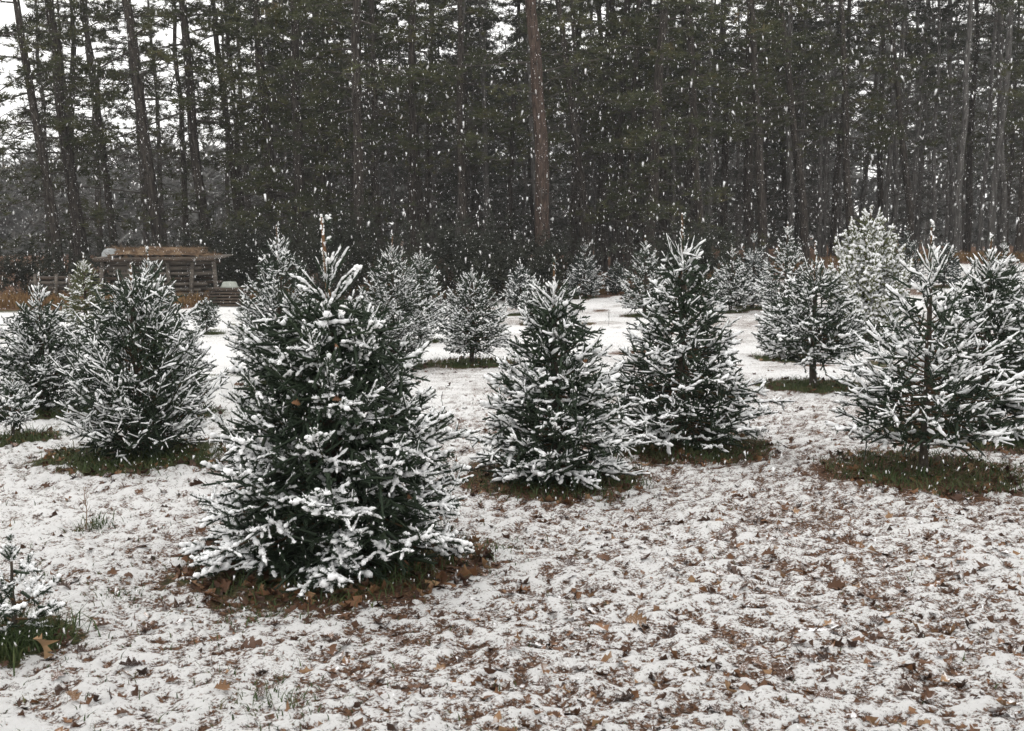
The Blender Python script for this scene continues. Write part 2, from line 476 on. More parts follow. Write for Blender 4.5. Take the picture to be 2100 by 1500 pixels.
# ------------------------------------------------------------------ tree list (drives the bare rings in the ground as well)
# X, base Y, tip Y (leader), leader base Y, profile [(Y, half width px)], options
TREES = [
    dict(k='big', X=688, B=1150, tip=437, lb=620, prof=[(1165, 225), (1120, 270), (1050, 285), (960, 262), (880, 238), (800, 205), (720, 172), (660, 142), (625, 100), (600, 60)],
         nb=135, nd=46, sl=0.125, sr=0.0205, snow=1.0, ring=0.76, seed=3, lo=-14, hi=54,
         label='largest snowy spruce in the foreground with an orange-brown bare leader'),
    dict(k='mid', X=1140, B=985, tip=527, lb=650, prof=[(1000, 90), (975, 150), (900, 168), (830, 150), (760, 118), (700, 85), (640, 52), (600, 28)],
         nb=100, nd=34, sl=0.12, sr=0.020, snow=1.0, ring=0.62, seed=4, lo=-8, hi=52,
         label='bushy snowy spruce right of the largest one with a snow-capped leader stub'),
    dict(k='mid', X=1395, B=915, tip=440, lb=560, prof=[(905, 130), (870, 190), (820, 178), (750, 145), (690, 112), (620, 80), (560, 50), (510, 30)],
         nb=100, nd=34, sl=0.12, sr=0.020, snow=0.9, ring=0.72, seed=5, lo=-10, hi=50,
         label='tall dark spruce with thin upright leader, standing right of centre'),
    dict(k='sparse', X=1895, B=968, tip=455, lb=585, prof=[(905, 110), (880, 185), (800, 180), (720, 140), (650, 112), (600, 72), (575, 45)],
         nb=74, nd=34, sl=0.125, sr=0.020, snow=1.0, ring=0.70, seed=6, lo=-4, hi=52, trunk=1,
         label='open-branched spruce with visible trunk base on the right foreground'),
    dict(k='mid', X=2015, B=892, tip=483, lb=570, prof=[(880, 90), (850, 165), (780, 160), (700, 130), (640, 95), (580, 60), (530, 32)],
         nb=80, nd=30, sl=0.135, sr=0.021, snow=1.0, ring=0.80, seed=7, lo=-5, hi=50,
         label='wide spruce directly behind the open-branched one at the right'),
    dict(k='mid', X=1668, B=792, tip=497, lb=590, prof=[(745, 45), (725, 105), (690, 122), (640, 95), (590, 55), (560, 28)],
         nb=62, nd=24, sl=0.13, sr=0.024, exo=0.3, snow=1.25, ring=0.62, seed=8, lo=-3, hi=48, trunk=1,
         label='small spruce on a bare pale trunk above a green grass ring'),
    dict(k='round', X=285, B=935, tip=540, lb=620, prof=[(925, 90), (890, 135), (820, 155), (740, 140), (680, 118), (630, 88), (590, 55), (560, 30)],
         nb=110, nd=32, sl=0.13, sr=0.0165, snow=0.8, ring=0.66, seed=9, lo=15, hi=68,
         label='dark rounded spruce with many upswept shoots left of the largest'),
    dict(k='mid', X=318, B=850, tip=508, lb=575, prof=[(830, 110), (760, 122), (690, 100), (630, 75), (580, 45), (550, 24)],
         nb=66, nd=26, sl=0.125, sr=0.020, snow=1.1, ring=0.60, seed=10, lo=0, hi=58,
         label='snowy spruce half hidden behind the dark rounded one, thin leader up'),
    dict(k='mid', X=92, B=842, tip=560, lb=625, prof=[(830, 60), (800, 88), (740, 98), (690, 85), (650, 58), (620, 30)],
         nb=75, nd=26, sl=0.115, sr=0.020, snow=1.05, ring=0.60, seed=12, lo=0, hi=55,
         label='squat bushy spruce near the left edge, left of the rounded one'),
    dict(k='sparse', X=25, B=900, tip=770, lb=800, prof=[(868, 30), (845, 52), (815, 45), (785, 18)],
         nb=32, nd=24, sl=0.07, sr=0.014, snow=1.0, ring=0.40, seed=13, lo=5, hi=50, trunk=1,
         label='knee-high spruce with bare lower trunk cut by the left edge'),
    dict(k='mid', X=178, B=690, tip=522, lb=560, prof=[(675, 35), (650, 52), (610, 42), (575, 26), (550, 12)],
         nb=45, nd=20, sl=0.12, sr=0.022, snow=1.1, ring=0.40, seed=14, lo=-5, hi=30, mat='yel',
         label='narrow tiered young conifer in front of the lumber pile'),
    dict(k='mid', X=424, B=684, tip=612, lb=628, prof=[(672, 14), (655, 27), (635, 20), (618, 8)],
         nb=26, nd=20, sl=0.11, sr=0.022, snow=1.2, ring=0.30, seed=15, lo=0, hi=45,
         label='tiny snow-covered spruce at the foot of the lumber pile'),
    dict(k='mid', X=578, B=790, tip=465, lb=530, prof=[(770, 80), (730, 105), (680, 105), (630, 90), (580, 68), (530, 38), (500, 18)],
         nb=85, nd=26, sl=0.115, sr=0.020, exo=0.32, snow=1.25, ring=0.50, seed=16, lo=5, hi=62,
         label='dense frosted spruce behind the left shoulder of the largest one'),
    dict(k='mid', X=808, B=752, tip=484, lb=540, prof=[(735, 60), (700, 82), (650, 84), (600, 66), (550, 38), (520, 18)],
         nb=85, nd=24, sl=0.11, sr=0.019, snow=1.15, ring=0.45, seed=17, lo=5, hi=55,
         label='spruce with a tiered forked top behind the right shoulder of the largest'),
    dict(k='mid', X=862, B=700, tip=510, lb=545, prof=[(685, 42), (650, 55), (600, 48), (560, 30), (530, 14)],
         nb=60, nd=22, sl=0.12, sr=0.022, snow=1.2, ring=0.40, seed=18, lo=5, hi=50,
         label='pale frosted spruce just behind the tiered forked-top one'),
    dict(k='mid', X=968, B=745, tip=546, lb=580, prof=[(722, 45), (700, 75), (660, 76), (620, 62), (590, 38), (565, 18)],
         nb=75, nd=24, sl=0.10, sr=0.019, snow=1.15, ring=0.62, seed=19, lo=-3, hi=55, trunk=1,
         label='rounded spruce on a grass ring between the two foreground spruces'),
    dict(k='far', X=1068, B=645, tip=536, lb=560, prof=[(630, 22), (605, 34), (570, 22), (550, 9)], seed=20, ring=0.3, mat='blue',
         label='small grey-green spruce left of the snow-capped leader stub, far row'),
    dict(k='far', X=1096, B=665, tip=566, lb=585, prof=[(650, 20), (630, 32), (600, 22), (580, 9)], seed=21, ring=0.3,
         label='small frosted spruce directly behind the snow-capped leader stub'),
    dict(k='far', X=1198, B=612, tip=496, lb=520, prof=[(605, 30), (585, 46), (550, 34), (520, 14)], seed=22, ring=0.4, mat='blue', snow=0.8,
         label='neat grey cone-shaped spruce standing alone before the dark woods'),
    dict(k='far', X=1264, B=604, tip=532, lb=550, prof=[(598, 18), (580, 24), (560, 18), (545, 8)], seed=23, ring=0.3, mat='blue', snow=0.55,
         label='small dull spruce in dry grass right of the neat grey cone'),
    dict(k='far', X=1322, B=648, tip=487, lb=515, prof=[(632, 40), (610, 58), (570, 46), (535, 28), (510, 10)], seed=24, ring=0.5,
         label='broad frosted spruce behind the left side of the tall dark one'),
    dict(k='far', X=1498, B=640, tip=503, lb=530, prof=[(625, 32), (600, 48), (565, 36), (535, 16)], seed=25, ring=0.4,
         label='frosted spruce just right of the tall dark one, far row'),
    dict(k='far', X=1543, B=632, tip=474, lb=500, prof=[(620, 36), (590, 46), (550, 36), (510, 16)], seed=26, ring=0.4, mat='blue',
         label='grey spruce at the back of the cluster, left of its highest tree'),
    dict(k='far', X=1610, B=645, tip=458, lb=485, prof=[(630, 44), (600, 62), (555, 48), (515, 28), (485, 10)], seed=27, ring=0.4,
         label='highest frosted spruce of the cluster left of the white cedar'),
    dict(k='far', X=1612, B=735, tip=560, lb=590, prof=[(715, 45), (690, 66), (650, 52), (610, 26)], seed=28, ring=0.5, snow=1.3,
         label='low snowy spruce behind the left side of the bare-trunk one'),
    dict(k='cedar', X=1775, B=700, tip=428, lb=445, prof=[(690, 46), (650, 72), (600, 86), (560, 84), (520, 70), (480, 48), (450, 26), (435, 10)], seed=29, ring=0.5, mat='yel', snow=1.8, exo=0.75,
         nb=110, nd=22, sl=0.12, sr=0.032, lo=30, hi=70,
         label='yellow-green white-crusted cedar with a rounded conical top'),
    dict(k='far', X=1856, B=588, tip=466, lb=490, prof=[(580, 32), (560, 42), (525, 30), (490, 12)], seed=30, ring=0.4, mat='blue', snow=0.5,
         label='dim grey spruce behind the right side of the white cedar'),
    dict(k='far', X=1935, B=590, tip=490, lb=510, prof=[(580, 28), (560, 36), (530, 24), (505, 10)], seed=31, ring=0.4, mat='blue', snow=0.5,
         label='dim grey spruce behind the top of the open-branched one'),
    dict(k='far', X=2052, B=640, tip=490, lb=515, prof=[(625, 36), (600, 50), (560, 38), (520, 16)], seed=32, ring=0.4,
         label='frosted spruce with soft top showing above the wide right one'),
    dict(k='mid', X=2115, B=835, tip=500, lb=570, prof=[(820, 70), (780, 92), (720, 80), (650, 55), (590, 26)],
         nb=70, nd=26, sl=0.12, sr=0.018, snow=1.0, ring=0.6, seed=33, lo=0, hi=50,
         label='spruce cut off by the right edge of the view'),
    dict(k='sapling', X=27, B=1318, tip=1092, lb=1140, prof=[(1285, 30), (1260, 85), (1215, 95), (1170, 70), (1140, 30)],
         nb=14, nd=60, sl=0.075, sr=0.017, snow=0.9, ring=0.26, seed=34, lo=14, hi=42, trunk=1,
         label='knee-high spruce sapling in a grass tuft at the lower left corner'),
]
for T in TREES:
    T['p'] = at(T['X'], T['B'])
    T['s'] = T['p'][1] / math.cos(PITCH) / F * 1.0
    if T['k'] == 'far':
        for k_, v_ in dict(nb=54, nd=18, sl=0.12, sr=0.028, snow=1.15, lo=5, hi=55).items():
            T.setdefault(k_, v_)

# ------------------------------------------------------------------ ground sheet
def bare_mask(x, y):
    """1 where there is no snow: under the trees and inside the woods"""
    m = np.zeros_like(x)
    wob = (vnoise(x * 3.1, y * 3.1, 20) - 0.5) * 0.30 + (vnoise(x * 8, y * 8, 21) - 0.5) * 0.36 + (vnoise(x * 24, y * 24, 22) - 0.5) * 0.34
    for T in TREES:
        px, py, _ = T['p']
        d = np.hypot(x - px, y - py) / T['ring']
        m = np.maximum(m, 1 - sstep(0.50, 1.16, d + wob))
    edge = 30.5 - 5.0 * sstep(-4, -9, x) + 7.5 * sstep(2, 16, x) + 1.5 * (vnoise(x / 3, y / 3, 8) - 0.5)
    m = np.maximum(m, 0.9 * sstep(-1.2, 1.2, y - edge))
    m = np.maximum(m, 0.5 * sstep(0.72, 0.85, vnoise(x / 0.5, y / 0.5, 91)) * sstep(0.5, 0.75, vnoise(x / 2.1, y / 2.1, 92)))
    return m


def green_mask(x, y):
    return (1 - sstep(24, 27, y)) * np.clip(sstep(-0.2, -1.6, x + 0.12 * y) * 0.35 + 0.25 * sstep(8, 12, y) + 0.55 * bare_mask(x, y) * (y < 28) + 0.5 * (vnoise(x / 1.3, y / 1.3, 33) - 0.5), 0, 1)


def snow_cover(x, y):
    """ -> (cover attribute, bump height); leaf litter shows through a thin snow"""
    n1 = vnoise(x / 0.045, y / 0.045, 1)
    n2 = vnoise(x / 0.022, y / 0.022, 2)
    n3 = vnoise(x / 0.16, y / 0.16, 3)
    n4 = vnoise(x / 0.9, y / 0.9, 4)
    near = 1 - sstep(8, 15, y)
    lump = (n1 - 0.5) * 0.36 + (n2 - 0.5) * 0.40 + (n3 - 0.5) * 0.10
    base = -0.065 + 0.07 * sstep(0, -2.0, x) + 0.10 * sstep(6, 15, y) + (0.10 + 0.20 * sstep(9, 14, y)) * (n4 - 0.5)
    bare = bare_mask(x, y)
    cov = base + lump * near - 0.95 * bare
    hgt = (0.022 * (n1 - 0.5) + 0.012 * (n2 - 0.5) + 0.045 * (n3 - 0.5)) * near
    return cov, hgt, bare


def make_ground():
    ys = [-40, -20, -8, -3, 0, 1.2, 2.0, 2.6]
    y = 2.95
    while y < 320:
        ys.append(y)
        y += max(0.011, 1.8 * y * y / 1865.0) if y < 34 else (0.8 if y < 44 else y * 0.12)
    ys = np.array(ys + [420, 700])
    uin = np.linspace(-0.60, 0.60, 440)
    uo = 0.62 * np.power(1.25, np.arange(1, 24))
    u = np.concatenate([-uo[::-1], uin, uo])
    Y, U = np.meshgrid(ys, u, indexing='ij')
    X = U * np.maximum(np.abs(Y), 2.6)
    cov, hgt, bare = snow_cover(X, Y)
    Z = ground_z(X, Y) + hgt * (1 - 0.4 * bare)
    V = np.stack([X, Y, Z], -1).reshape(-1, 3)
    r, c = Y.shape
    i = np.arange(r - 1)[:, None] * c
    j = np.arange(c - 1)[None]
    Q = np.stack([i + j, i + j + 1, i + c + j + 1, i + c + j], -1).reshape(-1, 4)
    g = build('ground', V, Q, M_GROUND, None, True, {'cover': cov.ravel(), 'green': green_mask(X, Y).ravel()})
    tag(g, 'field of brown leaf litter and grass under a thin broken snow cover', kind='structure')


make_ground()


def surf(x, y):
    _, h, b = snow_cover(np.asarray(x, float), np.asarray(y, float))
    return ground_z(x, y) + h * (1 - 0.4 * b)


# ------------------------------------------------------------------ conifer generator
def needle_template(rng, n, fwd, wid):
    V, T = [], []
    for i in range(n):
        z0 = rng.uniform(0.0, 0.97)
        ph = rng.uniform(0, 2 * math.pi)
        r1 = rng.uniform(0.8, 1.3)
        c, s = math.cos(ph), math.sin(ph)
        k = len(V)
        V += [[0.12 * c - wid * s, 0.12 * s + wid * c, z0 - 0.01], [0.12 * c + wid * s, 0.12 * s - wid * c, z0 + 0.01],
              [r1 * c, r1 * s, z0 + fwd * rng.uniform(0.6, 1.3)]]
        T.append([k, k + 1, k + 2])
    k = len(V)
    for z, r in ((0.0, 0.36), (1.02, 0.16)):
        for a in range(3):
            V.append([r * math.cos(a * 2.094 + 0.5), r * math.sin(a * 2.094 + 0.5), z])
    Q = [[k + a, k + (a + 1) % 3, k + 3 + (a + 1) % 3, k + 3 + a] for a in range(3)]
    return np.array(V), np.array(T), np.array(Q)


ICO_V, ICO_T = [], []
_g = (1 + 5 ** 0.5) / 2
for _a, _b in ((-1, _g), (1, _g), (-1, -_g), (1, -_g)):
    ICO_V.append((_a, _b, 0))
for _a, _b in ((-1, _g), (1, _g), (-1, -_g), (1, -_g)):
    ICO_V.append((0, _a, _b))
for _a, _b in ((_g, -1), (_g, 1), (-_g, -1), (-_g, 1)):
    ICO_V.append((_a, 0, _b))
ICO_V = np.array(ICO_V) / math.sqrt(1 + _g * _g)
ICO_T = np.array([[0, 11, 5], [0, 5, 1], [0, 1, 7], [0, 7, 10], [0, 10, 11], [1, 5, 9], [5, 11, 4], [11, 10, 2], [10, 7, 6], [7, 1, 8],
                  [3, 9, 4], [3, 4, 2], [3, 2, 6], [3, 6, 8], [3, 8, 9], [4, 9, 5], [2, 4, 11], [6, 2, 10], [8, 6, 7], [9, 8, 1]])
OCT_V = np.array([[1, 0, 0], [0, 1, 0], [-1, 0, 0], [0, -1, 0], [0, 0, 1], [0, 0, -1]], float)
OCT_T = np.array([[0, 1, 4], [1, 2, 4], [2, 3, 4], [3, 0, 4], [1, 0, 5], [2, 1, 5], [3, 2, 5], [0, 3, 5]])


def snow_template(rng, blobs, fine, spikes):
    """clotted snow along the top of a shoot: x side, y up, z along"""
    V, T, k = [], [], 0
    bv, bt = (ICO_V, ICO_T) if fine else (OCT_V, OCT_T)
    zc = (np.arange(blobs) + rng.uniform(0.2, 0.8, blobs)) / blobs
    for z in zc:
        r = rng.uniform(0.42, 1.0)
        v = bv * rng.uniform(0.72, 1.25, (len(bv), 1))
        v = v * np.array([r * 0.85, r * rng.uniform(0.48, 0.74), rng.uniform(0.6, 1.05) / blobs * (0.8 + 0.4 * r)])
        V.append(v + np.array([rng.normal(0, 0.14), 0.38 + rng.uniform(-0.12, 0.2), z]))
        T.append(bt + k)
        k += len(bv)
    for i in range(spikes):                     # snow-laden needles that stick out of the lump
        z0 = rng.uniform(0.05, 0.95)
        a = rng.uniform(-0.7, math.pi + 0.7)
        c, s_ = math.cos(a), math.sin(a)
        r0, r1, w_ = 0.3, rng.uniform(0.95, 1.4), rng.uniform(0.10, 0.2)
        V.append(np.array([[r0 * c - w_ * s_, 0.2 + r0 * s_ + w_ * c, z0], [r0 * c + w_ * s_, 0.2 + r0 * s_ - w_ * c, z0 + 0.02],
                           [r1 * c, 0.15 + r1 * s_ * 0.95, z0 + rng.uniform(0.05, 0.22)]]))
        T.append(np.array([[0, 1, 2]]) + k)
        k += 3
    return np.concatenate(V), np.concatenate(T), None


_tr = np.random.default_rng(5)
TPL = {}
for key, nn, wd, rg, pt in (('near', 34, 0.10, 4, True), ('mid', 18, 0.14, 2, True), ('low', 7, 0.22, 2, False)):
    TPL[key] = ([needle_template(_tr, nn, 0.13, wd) for _ in range(4)], [snow_template(_tr, rg, pt, nn // 5) for _ in range(8)])


def frames(D, side_rng=None):
    """side, up and along axes for shoot directions D"""
    up = np.array([0, 0, 1.0])
    S = np.cross(D, up)
    n = np.linalg.norm(S, axis=1)
    bad = n < 0.15
    if bad.any():
        S[bad] = np.cross(D[bad], np.array([0.4, -0.9, 0.1]))
        n = np.linalg.norm(S, axis=1)
    S /= n[:, None]
    U = np.cross(S, D)
    return S, U


def conifer(T):
    rng = np.random.default_rng(T['seed'])
    s, X, B = T['s'], T['X'], T['B']
    prof = sorted([((B - y) * s, hw * s) for y, hw in T['prof']])
    pz, pr = np.array([p[0] for p in prof]), np.array([p[1] for p in prof])
    H = (B - T['tip']) * s
    zl = (B - T['lb']) * s
    z0, z1 = pz[0], pz[-1]
    lod = 'near' if T['k'] in ('big', 'sapling') else ('mid' if T['k'] in ('mid', 'sparse', 'round') and T['p'][1] < 9.3 else 'low')
    needle_mat = {'yel': M_NEEDLE_YEL, 'blue': M_NEEDLE_BLUE}.get(T.get('mat'), M_NEEDLE)
    root = thing('conifer' if T['k'] == 'cedar' else 'spruce_tree', T['label'], 'tree', T['p'], 'field of small snowy conifers')
    tr = Acc()
    hz = np.linspace(-0.05, zl, 12)
    rb = (0.022 * H + 0.008) * (0.72 if T['k'] in ('sparse', 'sapling') else 1)
    wob = rng.normal(0, 0.006, (12, 2)).cumsum(0) * 0.5
    wob -= wob[:1]
    tp = np.stack([wob[:, 0], wob[:, 1], hz], -1)
    tr.tube(tp, rb * (1 - 0.75 * hz / max(H, .1)) * (1 + 0.35 * (hz < 0.02)), 9, cap=False)
    tr.obj('trunk', M_BARK, root, True)
    top = tp[-1]
    P, D, L = [], [], []           # shoots
    tw = Acc()

    def shoot_chain(p, d, length, sl, curl=0.25):
        """end-to-end shoots along a twig that turns up towards its tip"""
        n = max(1, int(round(length / sl)))
        ln = length / n
        d = d / np.linalg.norm(d)
        for i in range(n):
            P.append(p)
            D.append(d)
            L.append(ln * 1.06)
            p = p + d * ln
            d = d + np.array([0, 0, curl * 0.4]) + rng.normal(0, 0.24, 3)
            d = d / np.linalg.norm(d)
        return p

    sl = T['sl'] * 0.74
    nb = T['nb']
    ga = rng.uniform(0, 6.28)
    # tip heights spread so that the shell is evenly clothed
    zz = np.linspace(z0, z1, 400)
    w = np.interp(zz, pz, pr) ** 0.62 + 0.02
    cdf = np.cumsum(w) / w.sum()
    for b in range(nb):
        zt = float(np.interp((b + rng.uniform(0.1, 0.9)) / nb, cdf, zz))
        t = (zt - z0) / max(z1 - z0, 1e-3)
        R = float(np.interp(zt, pz, pr)) * rng.uniform(0.80, 1.07)
        if rng.random() < 0.12:
            R *= 1.12
        ga += 2.39996 + rng.normal(0, 0.25)
        el = math.radians(T['lo'] + (T['hi'] - T['lo']) * t ** 1.3 + rng.normal(0, 7))
        za = zt - R * math.tan(el)
        za = min(max(za, 0.10 * z1, z0 * 0.9 if t > 0.1 else z0), zl)
        h = np.array([math.cos(ga), math.sin(ga), 0])
        base = np.array([np.interp(za, hz, tp[:, 0]), np.interp(za, hz, tp[:, 1]), za])
        ss = np.linspace(0, 1, 7)
        pts = base + h * (R * ss)[:, None] + np.array([0, 0, 1.0]) * ((zt - za) * ss ** 1.25 - 0.05 * R * np.sin(ss * math.pi))[:, None]
        tw.tube(pts[::2], np.linspace(0.010, 0.003, 4) * (0.6 + 0.5 * R), 4 if lod == 'near' else 3, cap=False)
        blen = np.linalg.norm(np.diff(pts, axis=0), axis=1).sum()
        # foliage on the main axis
        tang = pts[-1] - pts[-2]
        tang /= np.linalg.norm(tang)
        for i in range(2, 6):
            if blen / 6 > sl * 0.25:
                dd = pts[i + 1] - pts[i]
                P.append(pts[i])
                D.append(dd / np.linalg.norm(dd))
                L.append(np.linalg.norm(dd) * 1.05)
        shoot_chain(pts[-1], tang + np.array([0, 0, 0.05]), sl * rng.uniform(0.6, 1.1), sl)
        for sg in range(rng.integers(2, 5)):                       # star of shoots at the branch tip
            shoot_chain(pts[-1] - tang * sl * rng.uniform(0, 0.5), tang * 0.8 + rng.normal(0, 0.62, 3) + np.array([0, 0, 0.08]), sl * rng.uniform(0.5, 0.95), sl)
        # side branches
        step = sl * (0.78 if T['k'] != 'sparse' else 0.95)
        nsd = max(1, int(blen * 0.72 / step))
        for q in range(nsd):
            sf = 0.28 + 0.70 * (q + rng.uniform(0.1, 0.9)) / nsd
            sgn = 1 if (q + b) % 2 else -1
            p0 = np.array([np.interp(sf, ss, pts[:, c]) for c in range(3)])
            ls = min(0.55 * (1 - sf) * blen + sl * 0.75, 0.34) * rng.uniform(0.75, 1.15)
            an = sgn * math.radians(rng.uniform(28, 72))
            hd = np.array([h[0] * math.cos(an) - h[1] * math.sin(an), h[0] * math.sin(an) + h[1] * math.cos(an), 0])
            sd = hd * math.cos(el * 0.8) + np.array([0, 0, math.sin(el * 0.8) + rng.normal(0.10, 0.30)])
            shoot_chain(p0, sd, ls, sl)
            if ls > sl * 1.3:
                for sg2 in (1, -1):
                    a2 = an + sg2 * math.radians(rng.uniform(40, 60))
                    hd2 = np.array([h[0] * math.cos(a2) - h[1] * math.sin(a2), h[0] * math.sin(a2) + h[1] * math.cos(a2), 0])
                    sdn = sd / np.linalg.norm(sd)
                    shoot_chain(p0 + sdn * sl * rng.uniform(0.7, 1.0), hd2 + np.array([0, 0, rng.normal(0.2, 0.4)]), sl * rng.uniform(0.6, 1.0), sl)
    ll_ = (H - zl) * (0.35 if T['k'] == 'big' else 0.7)
    for q in range(4):                                            # needles on the lower leader
        P.append(top + np.array([0, 0, ll_ * q / 4]))
        D.append(np.array([rng.normal(0, 0.03), rng.normal(0, 0.03), 1.0]))
        L.append(ll_ / 4 * 1.1)
    for q in range(5):                                            # bud cluster at the tip
        a = rng.uniform(0, 6.28)
        P.append(top + np.array([0, 0, (H - zl) * (0.97 - 0.12 * q * rng.random())]))
        dv = np.array([math.cos(a) * 0.8, math.sin(a) * 0.8, 0.9])
        D.append(dv / np.linalg.norm(dv))
        L.append(sl * rng.uniform(0.22, 0.4))
    # upright whorls around the leader
    if T['k'] not in ('cedar',):
        ll = H - zl
        for zf, cnt, lf, ed in ((0.0, 7, 0.66, 50), (0.22, 6, 0.50, 54), (0.45, 4, 0.22, 55)):
            a0 = rng.uniform(0, 6.28)
            for q in range(cnt):
                a = a0 + q * 6.283 / cnt + rng.normal(0, 0.25)
                e = math.radians(ed + rng.normal(0, 8))
                d = np.array([math.cos(a) * math.cos(e), math.sin(a) * math.cos(e), math.sin(e)])
                shoot_chain(top + np.array([0, 0, zf * ll]), d, max(0.5 * sl, lf * ll * rng.uniform(0.7, 1.1)), sl * 1.1, 0.3)
    # dim inner twigs that close the crown
    ni = int(T['nb'] * {'big': 13, 'mid': 7, 'round': 7, 'cedar': 2.5, 'far': 4, 'sparse': 3.0}.get(T['k'], 0.5))
    zi = np.interp(rng.random(ni), cdf, zz) * rng.uniform(0.9, 1.0, ni)
    ri = np.interp(zi, pz, pr) * rng.uniform(0.12, 0.76, ni)
    ai = rng.uniform(0, 6.283, ni)
    IP = np.stack([ri * np.cos(ai), ri * np.sin(ai), np.maximum(zi, 0.05)], -1)
    ID = np.stack([np.cos(ai), np.sin(ai), 0.05 + 0 * ai], -1) + rng.normal(0, 0.6, (ni, 3))
    ID /= np.linalg.norm(ID, axis=1)[:, None]
    IL = sl * rng.uniform(1.2, 2.0, ni)
    P, D, L = np.array(P), np.array(D), np.array(L)
    # keep it above the ground
    ok = P[:, 2] > 0.03
    P, D, L = P[ok], D[ok], L[ok]
    n = len(P)
    S, U = frames(D)
    nt, stp = TPL[lod]
    rad = T['sr'] * rng.uniform(0.85, 1.15, n)
    # needles
    nd = Acc()
    var = rng.integers(0, len(nt), n)
    for v in range(len(nt)):
        k = var == v
        M = np.stack([S[k] * rad[k, None], U[k] * rad[k, None], D[k] * L[k, None]], -1)
        nd.stamp(nt[v][0], nt[v][1], nt[v][2], M, P[k])
    IS, IU = frames(ID)
    lt = TPL['low'][0]
    var = rng.integers(0, len(lt), ni)
    irad = T['sr'] * (1.5 if lod != 'low' else 1.25)
    for v in range(len(lt)):
        k = var == v
        M = np.stack([IS[k] * irad, IU[k] * irad, ID[k] * IL[k, None]], -1)
        nd.stamp(lt[v][0], lt[v][1], lt[v][2], M, IP[k])
    tag(nd.obj('crown', needle_mat, root), None, kind='stuff')
    tag(tw.obj('branches', M_TWIG, root, True), None, kind='stuff')
    # snow lying on the exposed shoots
    mid = P + D * L[:, None] * 0.5
    rho = np.hypot(mid[:, 0], mid[:, 1])
    pro = np.interp(mid[:, 2], pz, pr) + 1e-3
    out = rho / pro
    tt = np.clip((mid[:, 2] - z0) / (zl - z0), 0, 1)
    nz = noise3(mid + T['seed'] * 3.1, 9.0, T['seed'])
    nz2 = noise3(mid + T['seed'] * 1.1, 27.0, T['seed'])
    ex = out + 0.36 * nz + 0.22 * nz2 + 0.30 * (tt - 0.35) + T.get('exo', 0.30 if T['k'] == 'far' else (0.42 if lod == 'low' else (0.30 if T['k'] == 'big' else 0.22)))
    pk = sstep(0.66, 0.92, ex)
    pk = np.maximum(pk, sstep(0.8, 0.95, tt)) * np.clip(T['snow'], 0.2, 1.15)
    keep = rng.random(n) < pk
    dz = np.abs(D[:, 2])
    amt = (0.70 + 0.70 * rng.random(n) ** 1.5) * (1.05 - 0.50 * sstep(0.55, 0.95, dz)) * (0.84 if lod != 'low' else 0.95) * (0.75 + 0.25 * T['snow'])
    amt *= (1.0 + 0.22 * nz) * (1.25 if T['k'] == 'cedar' else 1.0)
    sn = Acc()
    var = rng.integers(0, len(stp), n)
    for v in range(len(stp)):
        k = (var == v) & keep
        rs = rad[k] * amt[k] * 1.05
        M = np.stack([S[k] * rs[:, None], U[k] * (rs * 1.12)[:, None], D[k] * (L[k] * rng.uniform(0.75, 1.0, k.sum()))[:, None]], -1)
        sn.stamp(stp[v][0], stp[v][1], stp[v][2], M, P[k] + D[k] * (L[k] * 0.06)[:, None])
    # leader
    le = Acc()
    ll = H - zl
    lp = np.stack([top[0] + np.linspace(0, rng.normal(0, 0.03), 6) * ll, top[1] + np.zeros(6), np.linspace(zl - 0.02, H, 6)], -1)
    lr = np.linspace(max(0.006, rb * 0.30), max(0.004, rb * 0.14), 6)
    le.tube(lp, lr, 7)
    le.obj('leader', M_LEADER if T['k'] == 'big' else M_TWIG, root, True)
    if ll > 0.03:
        m = 12
        zf = np.concatenate([rng.uniform(0.25, 0.98, m), [1.0]])
        pos = np.stack([np.interp(zf, np.linspace(0, 1, 6), lp[:, c]) for c in range(3)], -1)
        a = rng.uniform(0, 6.28, m + 1)
        off = np.stack([np.cos(a), np.sin(a), 0 * a], -1)
        pos[:-1] += off[:-1] * lr.mean() * 0.9
        size = np.concatenate([rng.uniform(0.3, 0.62, m), [0.8]]) * T['sr'] * 0.85
        tv, t_, q_ = stp[0]
        for i in range(m + 1):
            z_ax = np.array([0, 0, 1.0])
            M = np.stack([np.array([1.0, 0, 0]) * size[i], np.array([0, 1.0, 0]) * size[i], z_ax * size[i] * 2.0], -1)[None]
            sn.stamp(tv - np.array([0, 0.42, 0.5]), t_, q_, M, pos[i:i + 1])
    tag(sn.obj('snow_load', M_SNOW, root, True), None, kind='stuff')
    return root


for T in TREES:
    conifer(T)

# ------------------------------------------------------------------ tall pines of the woods behind the field
def tuft_template(rng, n, wid):
    V, T = [], []
    for i in range(n):
        d = rng.normal(0, 1, 3)
        d[2] = d[2] * 0.7 + 0.25
        d /= np.linalg.norm(d)
        s = np.cross(d, rng.normal(0, 1, 3))
        s /= np.linalg.norm(s)
        o = rng.normal(0, 0.12, 3)
        k = len(V)
        V += [list(o + s * wid), list(o - s * wid), list(o + d * rng.uniform(0.7, 1.2))]
        T.append([k, k + 1, k + 2])
    return np.array(V), np.array(T)


TUFTS = [tuft_template(_tr, 13, 0.075) for _ in range(5)]


